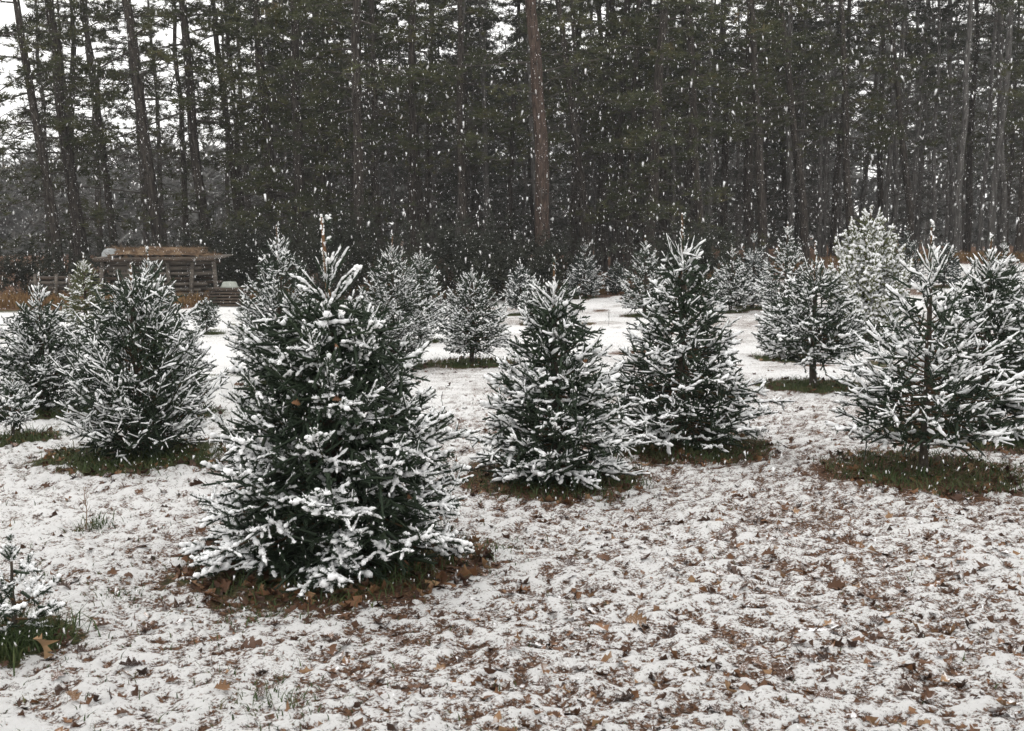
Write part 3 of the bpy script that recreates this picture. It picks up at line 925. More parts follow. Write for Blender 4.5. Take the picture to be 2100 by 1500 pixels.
def pine(name, seed, H, r0, z_live, n_live, n_dead, blen, tufts, needle, bark, tsize=0.2, lean=(0, 0), snow=True):
    rng = np.random.default_rng(seed)
    root = thing(name, '', 'tree')
    z = np.linspace(-0.3, H, 16)
    w = rng.normal(0, 0.05, (16, 2)).cumsum(0)
    w -= w[1]
    pts = np.stack([w[:, 0] + lean[0] * z, w[:, 1] + lean[1] * z, z], -1)
    tr = Acc()
    rr = r0 * (1 - 0.72 * np.clip(z / H, 0, 1)) * (1 + 0.35 * np.exp(-np.clip(z, 0, 9) * 3))
    tr.tube(pts, rr, 10)
    tr.obj('trunk', bark, root, True)
    br, fo, sn, dd = Acc(), Acc(), Acc(), Acc()
    TP, TS = [], []
    for i in range(n_live):
        zb = z_live + (H * 0.97 - z_live) * ((i + rng.random()) / n_live) ** 1.1
        a = i * 2.4 + rng.normal(0, 0.5)
        L = blen * (1.15 - 0.75 * (zb - z_live) / (H - z_live)) * rng.uniform(0.6, 1.2)
        h = np.array([math.cos(a), math.sin(a), 0])
        s = np.linspace(0, 1, 6)
        b0 = np.array([np.interp(zb, z, pts[:, 0]), np.interp(zb, z, pts[:, 1]), zb])
        el = rng.uniform(-0.25, 0.35)
        cp = b0 + h * (L * s)[:, None] + np.array([0, 0, 1.0]) * (L * (el * s - 0.35 * s ** 2 + 0.25 * s ** 3))[:, None]
        br.tube(cp, np.linspace(0.035, 0.008, 6), 4, cap=False)
        for q in range(tufts):
            sf = 1 - rng.random() ** 1.4 * 0.7
            p = np.array([np.interp(sf, s, cp[:, c]) for c in range(3)])
            off = rng.normal(0, 1, 3) * np.array([0.28, 0.28, 0.10]) * L * 0.55 * (0.5 + 0.6 * sf)
            if q % 4 == 0:
                br.tube(np.array([p, p + off * 0.5 + [0, 0, 0.03], p + off]), [0.010, 0.007, 0.004], 3, cap=False)
            TP.append(p + off)
            TS.append(tsize * rng.uniform(0.7, 1.25))
    for i in range(n_dead):
        zb = rng.uniform(1.2, z_live + 2)
        a = rng.uniform(0, 6.28)
        L = rng.uniform(0.4, 1.9)
        h = np.array([math.cos(a), math.sin(a), 0])
        s = np.linspace(0, 1, 4)
        b0 = np.array([np.interp(zb, z, pts[:, 0]), np.interp(zb, z, pts[:, 1]), zb])
        cp = b0 + h * (L * s)[:, None] + np.array([0, 0, 1.0]) * (L * (rng.uniform(-0.3, 0.2) * s + 0.15 * np.sin(s * 4)))[:, None]
        dd.tube(cp, np.linspace(0.022, 0.005, 4), 3, cap=False)
        for q in range(3):
            p = cp[rng.integers(1, 4)]
            dd.tube(np.array([p, p + rng.normal(0, 0.22, 3), p + rng.normal(0, 0.35, 3)]), [0.008, 0.006, 0.004], 3, cap=False)
    TP, TS = np.array(TP), np.array(TS)
    var = rng.integers(0, len(TUFTS), len(TP))
    ang = rng.uniform(0, 6.28, len(TP))
    for v in range(len(TUFTS)):
        k = var == v
        c, s_ = np.cos(ang[k]), np.sin(ang[k])
        o, e = np.zeros(k.sum()), np.ones(k.sum())
        M = np.stack([np.stack([c, -s_, o], -1), np.stack([s_, c, o], -1), np.stack([o, o, e], -1)], 1) * TS[k][:, None, None]
        fo.stamp(TUFTS[v][0], TUFTS[v][1], None, M, TP[k])
    tag(fo.obj('crown', needle, root), None, kind='stuff')
    tag(br.obj('branches', M_DEADTWIG, root), None, kind='stuff')
    if n_dead:
        tag(dd.obj('dead_branches', M_DEADTWIG, root), None, kind='stuff')
    return root


PROTO = {}
def proto(kind):
    if kind not in PROTO:
        i = len(PROTO)
        if kind.startswith('edge'):
            r = pine('pine_tree', 100 + i, 17, 0.22, 1.8, 56, 10, 2.9, 26, M_PNEEDLE, M_PBARK, 0.24)
        elif kind.startswith('bare'):
            r = pine('pine_tree', 120 + i, 18, 0.17, 5.0, 32, 30, 2.3, 24, M_PNEEDLE, M_PBARK, 0.23)
        elif kind.startswith('pole'):
            r = pine('pine_tree', 140 + i, 17, 0.11, 8.0, 20, 16, 1.5, 16, M_PNEEDLE_D, M_PBARK_GREY)
        elif kind.startswith('red'):
            r = pine('pine_tree', 160 + i, 18, 0.235, 5.2, 22, 14, 2.6, 20, M_PNEEDLE, M_PBARK_RED)
        else:
            r = pine('pine_tree', 180 + i, 15, 0.16, 0.9, 64, 6, 2.5, 22, M_PNEEDLE_D, M_PBARK, 0.24)
        PROTO[kind] = [r, False]
    return PROTO[kind]


def place_pine(kind, x, y, rz, sc, label, group, lean=0.0):
    pr = proto(kind)
    loc = (x, y, float(ground_z(x, y)))
    if not pr[1]:
        pr[1] = True
        o = pr[0]
        o.location = loc
        o.rotation_euler = (0, 0, rz)
        o.scale = (sc,) * 3
        o['label'], o['group'] = label, group
    else:
        o = copy_tree(pr[0], loc, rz, sc, label, group)
    if lean:
        o.rotation_mode = 'QUATERNION'
        from mathutils import Quaternion
        o.rotation_quaternion = Quaternion((0, 1, 0), math.radians(-lean)) @ Quaternion((0, 0, 1), rz)
    return o


EDGE_G = 'tall pines along the edge of the woods'
FRONT = [  # X at eye level, depth, kind, scale, lean to the left in degrees, label
    (125, 35, 'bare0', 0.95, 7, 'slim leaning pine near the left edge of the woods'),
    (172, 36.5, 'edge0', 1.0, 4, 'thick needle-clad pine second from the left edge of the woods'),
    (238, 41, 'bare1', 0.9, 5, 'thin pine before the large bright gap at the upper left'),
    (335, 36, 'bare1', 1.2, 5, 'thick pine right of the large bright gap, above the lumber pile'),
    (432, 37, 'bare2', 1.1, 5, 'dark bare-trunked pine above the right end of the lumber pile'),
    (508, 40, 'bare0', 0.9, 6, 'thin pine leaning left of the last bright gap'),
    (562, 37, 'edge0', 0.95, 3, 'needle-clad pine right of the last bright gap at upper left'),
    (618, 36, 'edge2', 0.95, 2, 'dark pine above the left shoulder of the largest spruce'),
    (735, 34.5, 'bare1', 1.1, 0.5, 'straight dark pine rising right of the orange-brown leader'),
    (850, 37, 'bare0', 0.95, 1, 'pine with high green boughs between two straight dark trunks'),
    (955, 34.5, 'bare2', 0.85, 2, 'slim black-trunked pine left of the reddish one'),
    (1118, 33, 'red0', 1.0, 2.5, 'reddish-brown pine trunk standing out at the centre of the woods'),
    (1215, 37, 'bare0', 0.9, 0, 'dim pine right of the reddish-brown trunk'),
    (1330, 35.5, 'edge2', 0.9, -1, 'pine with broad green boughs above the tall dark spruce'),
    (1445, 37, 'bare2', 1.0, 0, 'dark bare-trunked pine right of the broad green boughs'),
    (1570, 38, 'bare1', 1.0, 0, 'bare-trunked pine above the cluster of frosted spruces'),
    (1655, 40, 'bare0', 0.95, 0, 'dark pine left of the white cedar top'),
    (1750, 41, 'bare2', 0.9, 0, 'pine rising just left of the white cedar tip'),
    (1815, 44, 'pole0', 1.1, 0, 'thin grey pine right of the white cedar tip'),
    (1872, 43, 'bare0', 0.9, 0, 'thin dark pine left of the pale pole trunks'),
    (1962, 42, 'pole1', 1.25, 0, 'pale grey pole-like pine near the right edge of the woods'),
    (2032, 42, 'pole0', 1.3, -0.5, 'palest grey pole-like pine at the right of the woods'),
    (2092, 41, 'bare1', 1.0, -0.5, 'dark pine cut by the right edge of the view'),
]
for i, (X, dep, kind, sc, lean, lab) in enumerate(FRONT):
    p = at_depth(X, HORIZON, dep)
    place_pine(kind, p[0], p[1], i * 1.9, sc, lab, EDGE_G, lean)

DEEP_G = 'pines standing deep in the woods'


def deep_label(X):
    if X < 240:
        return 'dim pine deep in the woods at the far left, behind the low board stack'
    if X < 600:
        return 'dim pine deep in the woods behind the lumber pile'
    if X < 1118:
        return 'dim pine deep in the dark woods left of the reddish trunk'
    if X < 1480:
        return 'dim pine deep in the dark woods right of the reddish trunk'
    if X < 1775:
        return 'dim pine deep in the woods left of the white cedar'
    return 'dim slim pine deep in the woods right of the white cedar'


prng = random.Random(8)
for row, dep in enumerate((44, 48, 53, 58, 64, 71, 79, 88)):
    half = dep * 0.60
    x = -half
    while x < half:
        X = CX + x / dep * F
        step = dep * (0.034 if row < 3 else 0.052)
        dens = 1.0
        if X < 560:
            dens = 0.24 if row < 5 else 0.28
        elif X > 1700:
            dens = 0.95
        if prng.random() < dens:
            if X > 1650:
                kind = prng.choice(['pole0', 'pole1', 'pole0', 'bare2'] if row < 3 else ['pole0', 'pole1', 'bare2', 'pole1', 'deep0'])
            elif X < 560:
                kind = prng.choice(['bare0', 'bare1', 'bare2'])
            else:
                kind = prng.choice(['bare0', 'bare1', 'bare2', 'pole0', 'pole1', 'bare1'] if row < 3 else ['deep0', 'deep1', 'deep2', 'pole1'])
            place_pine(kind, x + prng.uniform(-0.4, 0.4) * step, dep + prng.uniform(-2, 2), prng.uniform(0, 6.28), prng.uniform(0.85, 1.25), deep_label(X), DEEP_G, prng.uniform(-2, 3))
        x += step * prng.uniform(0.8, 1.2)

# far grey woods beyond the pines, one mass
def far_wood():
    fr = np.random.default_rng(61)
    n = 6400
    x = fr.uniform(-85, 85, n)
    y = fr.uniform(98, 122, n)
    top = 6.0 + 5.0 * vnoise(x / 6, y / 6, 70) + 9.0 * sstep(-20, -8, x) + 4.0 * sstep(15, 30, x)
    z = top * fr.random(n)
    M = euler_mats(fr.uniform(-.6, .6, n), fr.uniform(-.6, .6, n), fr.uniform(0, 6.28, n)) * fr.uniform(1.2, 2.3, n)[:, None, None]
    a = Acc()
    a.stamp(TUFTS[1][0], TUFTS[1][1], None, M, np.stack([x, y, z + ground_z(x, y)], -1))
    for i in range(150):
        x0, y0 = fr.uniform(-80, 80), fr.uniform(98, 120)
        g = float(ground_z(x0, y0))
        a.tube(np.array([[x0, y0, g - 0.3], [x0 + fr.normal(0, .2), y0, g + 5], [x0 + fr.normal(0, .5), y0, g + 10]]), [0.2, 0.15, 0.07], 5)
    tag(a.obj('far_woods', M_FARWOOD), 'grey snow-dusted woods far behind the pines', 'woods', kind='stuff')


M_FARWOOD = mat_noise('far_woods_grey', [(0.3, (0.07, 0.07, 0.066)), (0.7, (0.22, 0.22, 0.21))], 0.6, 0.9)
far_wood()

# ------------------------------------------------------------------ lumber pile and clutter at the edge of the woods
def mat_wood(name, dark, light):
    m, n, l, b = new_mat(name)
    tc = n.new('ShaderNodeTexCoord')
    mp = n.new('ShaderNodeMapping')
    mp.inputs['Scale'].default_value = (1.5, 14, 14)
    l.new(tc.outputs['Object'], mp.inputs[0])
    t = n.new('ShaderNodeTexNoise')
    t.inputs['Scale'].default_value = 1.6
    t.inputs['Detail'].default_value = 6
    l.new(mp.outputs[0], t.inputs['Vector'])
    r = ramp_node(n, l, t.outputs['Fac'], [(0.3, dark), (0.7, light)])
    l.new(r.outputs[0], b.inputs['Base Color'])
    b.inputs['Roughness'].default_value = 0.9
    bump_node(n, l, t.outputs['Fac'], 0.6, 0.01, b)
    return m


M_WOOD_GREY = mat_wood('weathered_boards', (0.045, 0.038, 0.032), (0.17, 0.145, 0.12))
M_WOOD_BROWN = mat_wood('brown_boards', (0.022, 0.016, 0.012), (0.085, 0.06, 0.042))
M_STRAW = mat_noise('pine_straw', [(0.3, (0.06, 0.036, 0.022)), (0.55, (0.14, 0.088, 0.05)), (0.75, (0.28, 0.21, 0.14))], 6, 0.9, 0.8, 0.03, 30)
M_TIN = mat_noise('dull_tin', [(0.3, (0.20, 0.21, 0.21)), (0.7, (0.42, 0.44, 0.44))], 3, 0.5)
M_TUB = mat_noise('pale_plastic', [(0.3, (0.22, 0.24, 0.21)), (0.7, (0.36, 0.38, 0.34))], 4, 0.5)


def board(parent, c, s, mat, rot=None, name='board'):
    a = Acc()
    a.add(box_verts((0, 0, 0), s), None, BOX_Q)
    o = a.obj(name, mat, parent)
    o.location = c
    if rot:
        o.rotation_euler = rot
    return o


def lumber_pile():
    p = at(345, 622)
    d = p[1]
    k = d / F
    root = thing('lumber_pile', 'long stack of weathered boards between leaning posts under a straw-covered roof sheet', 'lumber pile', p)
    rg = random.Random(4)
    x0, x1 = (215 - 345) * k, (455 - 345) * k
    W = x1 - x0
    zt = (622 - 530) * k
    # horizontal boards, front and back row
    for i in range(8):
        z = 0.10 + i * (zt - 0.22) / 7
        for yy in (-0.32, 0.30):
            L = W * rg.uniform(0.72, 0.97)
            m = rg.choice([M_WOOD_GREY, M_WOOD_GREY, M_WOOD_BROWN])
            board(root, (x0 + L / 2 + rg.uniform(0, W - L), yy + rg.uniform(-0.05, 0.05), z), (L, 0.05, rg.uniform(0.07, 0.125)), m, (0, rg.uniform(-0.012, 0.012), rg.uniform(-0.02, 0.02)))
    for i in range(5):
        z = 0.14 + i * 0.2
        L = W * rg.uniform(0.55, 0.9)
        board(root, (x0 + L / 2 + rg.uniform(0, W - L), 0.0, z), (L, 0.36, 0.06), M_WOOD_BROWN, (0, rg.uniform(-0.01, 0.01), 0))
    for fx, le in ((0.03, 0.10), (0.26, 0.06), (0.60, -0.05), (0.79, 0.07), (0.99, -0.06)):
        board(root, (x0 + fx * W, -0.42, zt * 0.48), (0.09, 0.07, zt * 0.98), M_WOOD_GREY, (0, le, 0), 'post')
    board(root, (x0 + W * 0.52, 0, zt + 0.03), (W * 1.08, 1.15, 0.035), M_WOOD_GREY, (0.05, -0.008, 0), 'roof_sheet')
    board(root, (x0 + W * 0.50, -0.60, zt - 0.03), (W * 1.0, 0.05, 0.09), M_WOOD_BROWN, (0, -0.008, 0), 'roof_edge')
    # heap of pine straw on the roof
    n, mm = 46, 12
    xs = np.linspace(0.10, 0.86, n) * W + x0
    ys = np.linspace(-0.5, 0.5, mm)
    Xg, Yg = np.meshgrid(xs, ys, indexing='ij')
    env = np.clip(np.sin(np.linspace(0.12, math.pi - 0.12, n)), 0, 1)[:, None] ** 0.35 * np.sqrt(np.clip(1 - (ys / 0.52) ** 2, 0, 1))[None]
    Zg = zt + 0.035 + env * (0.15 + 0.09 * vnoise(Xg * 4, Yg * 4, 3) + 0.07 * vnoise(Xg * 14, Yg * 14, 4))
    a = Acc()
    i = np.arange(n - 1)[:, None] * mm
    j = np.arange(mm - 1)[None]
    a.add(np.stack([Xg, Yg, Zg], -1).reshape(-1, 3), None, np.stack([i + j, i + mm + j, i + mm + j + 1, i + j + 1], -1).reshape(-1, 4))
    straw = a.obj('straw_heap', M_STRAW, root, True)
    b = Acc()
    for q in range(1500):
        x = rg.uniform(0.08, 0.98) * W + x0
        y = rg.uniform(-0.55, 0.45)
        e = zt + 0.05 + (0.2 * max(0, 1 - (y / 0.52) ** 2) ** 0.5 if x < x0 + 0.86 * W else 0.04)
        v = np.array([rg.gauss(0, 1), rg.gauss(0, 0.7), rg.gauss(0, 0.45)])
        v *= rg.uniform(0.08, 0.2) / np.linalg.norm(v)
        if y < -0.48:
            v[2] = -abs(v[2]) - 0.08
        s = np.array([0.004, 0.004, 0.006])
        c = np.array([x, y, e])
        b.add(np.array([c - s, c + s, c + v]), np.array([[0, 1, 2]]))
    tag(b.obj('straw', M_STRAW, root), None, kind='stuff')
    # rolled sheet end showing left of the straw
    c = Acc()
    th = np.linspace(0, math.pi, 9)
    V = []
    for yy in (-0.45, 0.35):
        for t in th:
            V.append([x0 + 0.10 * W + 0.17 * math.cos(t), yy, zt + 0.05 + 0.20 * math.sin(t)])
    m9 = 9
    Q = [[q, q + 1, q + 1 + m9, q + m9] for q in range(8)]
    T3 = [[0, q + 1, q] for q in range(1, 8)]
    c.add(np.array(V), np.array(T3), np.array(Q))
    c.obj('rolled_tin', M_TIN, root, False)
    return p, k


LP, LK = lumber_pile()

# lower pile to the left
p = at(120, 620)
k = p[1] / F
low = thing('low_board_stack', 'low dark stack of boards at the left behind the squat spruce', 'board stack', p)
rg = random.Random(9)
for i in range(6):
    L = 85 * k * rg.uniform(0.8, 1.05)
    board(low, (rg.uniform(-0.08, 0.08), rg.uniform(-0.1, 0.1), 0.06 + i * 0.115), (L, 0.55, 0.075), rg.choice([M_WOOD_BROWN, M_WOOD_GREY]), (0, rg.uniform(-0.02, 0.02), rg.uniform(-0.05, 0.05)))
for fx in (-0.4, 0.1, 0.42):
    board(low, (fx * 85 * k, -0.36, 0.36), (0.07, 0.06, 0.78), M_WOOD_GREY, (0, 0.04, 0), 'post')

# overturned pale tub on a block at the right end
p = at(472, 628)
tubz = (628 - 590) * p[1] / F
a = Acc()
prof = [(0.20, 0.0), (0.21, 0.02), (0.18, 0.04), (0.165, 0.11), (0.14, 0.14), (0.0, 0.15)]
V, Q = [], []
ns = 20
for r_, z_ in prof:
    for q in range(ns):
        t = 2 * math.pi * q / ns
        V.append([r_ * math.cos(t) * 1.1, r_ * math.sin(t) * 0.8, z_])
for i in range(len(prof) - 1):
    for q in range(ns):
        Q.append([i * ns + q, i * ns + (q + 1) % ns, (i + 1) * ns + (q + 1) % ns, (i + 1) * ns + q])
a.add(np.array(V), None, np.array(Q))
tub = a.obj('plastic_tub', M_TUB, None, True)
tub.location = (p[0], p[1], p[2] + tubz)
tag(tub, 'pale overturned tub on top of the dark crates right of the lumber pile', 'tub')
cr = thing('crate_stack', 'dark slatted crates stacked right of the lumber pile', 'crates', p)
for lvl in range(2):
    h = tubz / 2
    for sx in (-1, 1):
        for sy in (-1, 1):
            board(cr, (sx * 0.38, sy * 0.28, h * (lvl + 0.5)), (0.06, 0.06, h * 0.98), M_WOOD_BROWN, None, 'post')
    for q in range(3):
        z = h * (lvl + 0.17 + 0.33 * q)
        for sy in (-1, 1):
            board(cr, (0, sy * 0.325, z), (0.84, 0.025, h * 0.2), M_WOOD_BROWN, None, 'slat')
        for sx in (-1, 1):
            board(cr, (sx * 0.425, 0, z), (0.025, 0.60, h * 0.2), M_WOOD_BROWN, None, 'slat')
board(cr, (0, 0, tubz - 0.012), (0.9, 0.7, 0.024), M_WOOD_BROWN, None, 'lid')

# ------------------------------------------------------------------ leaves, grass, weeds
def leaf_template(stations, rng):
    """lobed oak leaf along +X, unit length, curled"""
    n = stations
    V, T = [], []
    cu, be = rng.uniform(0.25, 1.1) * rng.choice([-1, 1, 1]), rng.uniform(-0.7, 0.7)
    for i in range(n):
        t = i / (n - 1)
        w = 0.30 * math.sin(math.pi * min(1, t * 0.9 + 0.08)) ** 0.8
        w *= (1.25 if i % 2 else 0.48)
        if i == 0:
            w = 0.015
        if i == n - 1:
            w = 0.03
        wl, wr = w * rng.uniform(0.8, 1.2), w * rng.uniform(0.8, 1.2)
        fx = 0.09 if i % 2 else 0.0
        zc = be * (t - 0.5) ** 2 * 1.6
        V += [[t - 0.5 + fx, wl, zc + cu * wl + rng.uniform(-0.03, 0.03)], [t - 0.5, 0, zc], [t - 0.5 + fx, -wr, zc + cu * wr * rng.uniform(0.3, 1.3)]]
    for i in range(n - 1):
        a = i * 3
        for s in (0, 1):
            T += [[a + s, a + s + 3, a + s + 1], [a + s + 1, a + s + 3, a + s + 4]]
    return np.array(V), np.array(T)


lr = np.random.default_rng(77)
LEAF_HI = [leaf_template(9, lr) for _ in range(8)]
LEAF_LO = [leaf_template(6, lr) for _ in range(8)]


def scatter_litter():
    # thin litter all over the near field, thick in the rings under the trees
    xs, ys, ring = [], [], []
    n = 7500
    y = 3.0 * np.power(14 / 3.0, lr.random(n))
    u = lr.uniform(-0.60, 0.60, n)
    x = u * y
    dens = 0.35 + 0.65 * sstep(-1.5, 0.8, x) * (1 - 0.6 * sstep(8, 13, y)) + 0.3 * (vnoise(x / 0.8, y / 0.8, 14) - 0.5)
    k = lr.random(n) < dens
    xs.append(x[k]); ys.append(y[k]); ring.append(np.zeros(k.sum()))
    for T in TREES:
        px, py, _ = T['p']
        if py > 16:
            continue
        m = int((420 if T['k'] == 'big' else 130) * T['ring'] ** 2 / 0.5 * (1.0 if py < 10 else 0.5))
        r = T['ring'] * np.power(lr.random(m), 0.4) * 1.08
        a = lr.uniform(0, 6.283, m)
        xs.append(px + r * np.cos(a)); ys.append(py + r * np.sin(a)); ring.append(np.ones(m))
    x, y, rg_ = np.concatenate(xs), np.concatenate(ys), np.concatenate(ring)
    n = len(x)
    size = lr.uniform(0.035, 0.085, n) * (1 + 0.25 * rg_)
    M = euler_mats(lr.normal(0, 0.65, n), lr.normal(0, 0.60, n), lr.uniform(0, 6.283, n)) * size[:, None, None]
    z = surf(x, y) + lr.uniform(-0.022, 0.004, n) * (1 - rg_) + 0.008 * rg_
    P = np.stack([x, y, z], -1)
    tone = lr.uniform(0.0, 0.75, n)
    var = lr.integers(0, 8, n)
    for nm, lab, sel, mat in (('leaf_litter', 'brown oak leaf litter poking through the thin snow', rg_ < 0.5, M_LEAF),
                              ('bare_leaf_litter', 'bare brown leaf litter in the rings under the trees', rg_ > 0.5, M_LEAF_DRY)):
        a = Acc()
        for v in range(8):
            k = (var == v) & sel
            a.stamp(LEAF_LO[v][0], LEAF_LO[v][1], None, M[k], P[k], tone[k])
        o = a.obj(nm, mat, None, False, 'tone')
        tag(o, lab, 'leaf litter', kind='stuff')


scatter_litter()


def single_leaf(v, loc, size, rot, tone, label, group=None, mat=None, cache={}):
    key = (v, tone, mat)
    if key not in cache:
        tv, tt = LEAF_HI[v]
        o = build('oak_leaf', tv, tt, mat or M_LEAF, None, False, {'tone': np.full(len(tv), tone)})
        cache[key] = o.data
    else:
        o = bpy.data.objects.new('oak_leaf', cache[key])
        COL.objects.link(o)
    o.location = [float(c) for c in loc]
    o.rotation_euler = rot
    o.scale = (size,) * 3
    tag(o, label, 'leaf', group)
    return o


SPECIAL = [  # X, Y, size, tone, rot, label
    (88, 1358, 0.17, 0.98, (0.35, 1.05, 1.35), 'large pale tan oak leaf standing against the grass tuft of the sapling'),
    (1305, 1286, 0.13, 0.72, (0.9, 0.15, 0.05), 'orange-tan lobed leaf lying sideways in the middle of the near snow'),
    (1300, 1216, 0.12, 0.15, (0.5, 0.6, 0.7), 'dark curled leaf with raised lobes right of centre in the near snow'),
    (510, 1328, 0.15, 0.30, (0.6, -0.3, 0.2), 'dark brown leaf left of centre below the largest spruce'),
    (150, 1447, 0.11, 0.70, (0.5, 0.8, 0.6), 'tan leaf tip sticking up at the bottom left'),
    (455, 1425, 0.10, 0.68, (0.6, 0.3, 0.9), 'tan leaf standing up near the bottom, left of the middle'),
    (1240, 1148, 0.12, 0.40, (0.4, 0.4, -0.2), 'brown leaf near the ring of the bushy spruce'),
    (1490, 1095, 0.13, 0.35, (0.5, 0.2, 0.1), 'brown leaf on the dark bare patch at the middle right'),
    (1580, 1145, 0.14, 0.40, (0.5, 0.3, 0.3), 'orange-brown curled leaf above the middle right of the snow'),
    (1715, 1210, 0.13, 0.38, (0.6, 0.0, 0.0), 'long rust-coloured leaf on the right part of the snow'),
    (1700, 1432, 0.13, 0.30, (0.4, 0.2, 0.4), 'rust-brown leaf near the bottom right'),
    (270, 1185, 0.10, 0.35, (0.6, 0.5, 1.0), 'dark red leaf in the snow left of the largest spruce'),
    (95, 1000, 0.11, 0.30, (0.4, 0.2, 0.3), 'brown leaf in the snow before the rounded dark spruce'),
]
for i, (X, Y, size, tone, rot, lab) in enumerate(SPECIAL):
    p = at(X, Y)
    z = float(surf(p[0], p[1]))
    single_leaf(i % 8, (p[0], p[1], z + 0.10 * size + (0.05 if i == 0 else 0.0)), size * 0.72, rot, tone, lab, None, M_LEAF if i % 3 == 1 else M_LEAF_DRY)
gl = random.Random(31)


def leaf_label(x, y):
    X = CX + x / y * F
    if y > 6.3:
        return 'small brown oak leaf on the snow between the rows of spruces'
    if X < 420:
        return 'brown oak leaf on the snow at the left near the sapling'
    if X < 1000:
        return 'brown oak leaf on the snow in front of the largest spruce'
    if X < 1500:
        return 'brown oak leaf on the snow in front of the bushy spruce'
    return 'brown oak leaf on the snow of the right foreground'


for i in range(120):
    y = 3.7 * (9.5 / 3.7) ** gl.random()
    x = gl.uniform(-0.48, 0.48) * y
    z = float(surf(x, y))
    single_leaf(gl.randrange(8), (x, y, z + 0.008), gl.uniform(0.05, 0.105), (gl.gauss(0, 0.45), gl.gauss(0, 0.4), gl.uniform(0, 6.28)), gl.choice([0.15, 0.35, 0.6]),
                leaf_label(x, y), 'loose oak leaves on the snow', gl.choice([M_LEAF, M_LEAF, M_LEAF_DRY]))
# leaves caught in the branches
CAUGHT = [
    ('big', 690, 820, 0.07, 'orange leaf caught at the middle of the largest spruce'),
    ('big', 607, 828, 0.07, 'tan leaf caught on the left boughs of the largest spruce'),
    ('big', 500, 908, 0.08, 'dark red leaf caught on the lower left of the largest spruce'),
    ('big', 692, 708, 0.06, 'small rust leaf high on the front of the largest spruce'),
    ('big', 838, 1022, 0.08, 'rust leaf caught on the lower right of the largest spruce'),
    ('m1', 1200, 742, 0.07, 'dark red leaf caught on the right side of the bushy spruce'),
    ('m2', 1335, 790, 0.07, 'rust leaf caught on the left side of the tall dark spruce'),
]
for i, (w_, X, Y, size, lab) in enumerate(CAUGHT):
    T = TREES[{'big': 0, 'm1': 1, 'm2': 2}[w_]]
    hw = np.interp((T['B'] - Y), [T['B'] - q[0] for q in sorted(T['prof'], reverse=True)], [q[1] for q in sorted(T['prof'], reverse=True)]) * T['s']
    dx = abs(X - T['X']) * T['s']
    p = at_depth(X, Y, T['p'][1] - math.sqrt(max(0.0, hw * hw - dx * dx)) * 0.95)
    single_leaf(i % 8, p, size * 0.62, (0.9, 0.4 * (i % 3), 0.5 * i), 0.45 + 0.15 * (i % 2), lab, None, M_LEAF_DRY)


def blades(name, x, y, h, mat, label, cat, wid=0.003, spread=0.5):
    n = len(x)
    z = surf(x, y) - 0.01
    a = lr.uniform(0, 6.283, n)
    s = np.stack([np.cos(a), np.sin(a), 0 * a], -1) * wid * lr.uniform(0.7, 1.4, n)[:, None]
    ln = np.stack([lr.normal(0, spread, n), lr.normal(0, spread, n), np.ones(n)], -1)
    b = np.stack([x, y, z], -1)
    m1 = b + ln * (h * 0.55)[:, None] * np.array([0.6, 0.6, 1])
    tp = b + ln * h[:, None] * np.array([1.3, 1.3, 0.9])
    V = np.stack([b - s, b + s, m1 + s * 0.8, m1 - s * 0.8, tp], 1).reshape(-1, 3)
    o = np.arange(n)[:, None] * 5
    Q = o + np.array([[0, 1, 2, 3]])
    T = o + np.array([[3, 2, 4]])
    return tag(build(name, V, [T, Q], mat), label, cat, kind='stuff')


gx, gy, gh = [], [], []
for T in TREES:
    px, py, _ = T['p']
    if py > 30:
        continue
    m = int(4600 * T['ring'] ** 2 * (1 if py < 12 else 0.6))
    if T['k'] == 'big':
        m = int(m * 0.45)
    r = T['ring'] * np.sqrt(lr.random(m)) * (0.85 + 0.32 * lr.random(m))
    a = lr.uniform(0, 6.283, m)
    gx.append(px + r * np.cos(a)); gy.append(py + r * np.sin(a)); gh.append(lr.uniform(0.03, 0.10, m) * (1.3 if T['k'] == 'sapling' else 1))
m = 700                                                # tall tuft round the sapling
px, py, _ = TREES[-1]['p']
gx.append(px + lr.normal(0, 0.10, m)); gy.append(py + lr.normal(-0.02, 0.09, m)); gh.append(lr.uniform(0.06, 0.17, m))
for X, Y, m, sp, hh in ((190, 1082, 90, 0.05, 0.09), (840, 1178, 80, 0.10, 0.10), (1010, 1130, 120, 0.12, 0.06), (520, 1255, 120, 0.12, 0.05), (560, 1440, 160, 0.10, 0.05),
                        (680, 1235, 60, 0.08, 0.06), (920, 1130, 60, 0.1, 0.06), (255, 1225, 70, 0.1, 0.05)):
    p = at(X, Y)
    gx.append(p[0] + lr.normal(0, sp, m)); gy.append(p[1] + lr.normal(0, sp, m)); gh.append(lr.uniform(0.4, 1.1, m) * hh)
m = 5200                                               # scattered blades through the snow
y = 3.2 * np.power(16 / 3.2, lr.random(m))
x = lr.uniform(-0.58, 0.58, m) * y
kk = lr.random(m) < 0.15 + 0.85 * sstep(0.8, -1.4, x)
gx.append(x[kk]); gy.append(y[kk]); gh.append(lr.uniform(0.015, 0.05, kk.sum()))
blades('grass', np.concatenate(gx), np.concatenate(gy), np.concatenate(gh), M_GRASS, 'short green and olive grass under the trees and through the snow', 'grass', 0.0028)

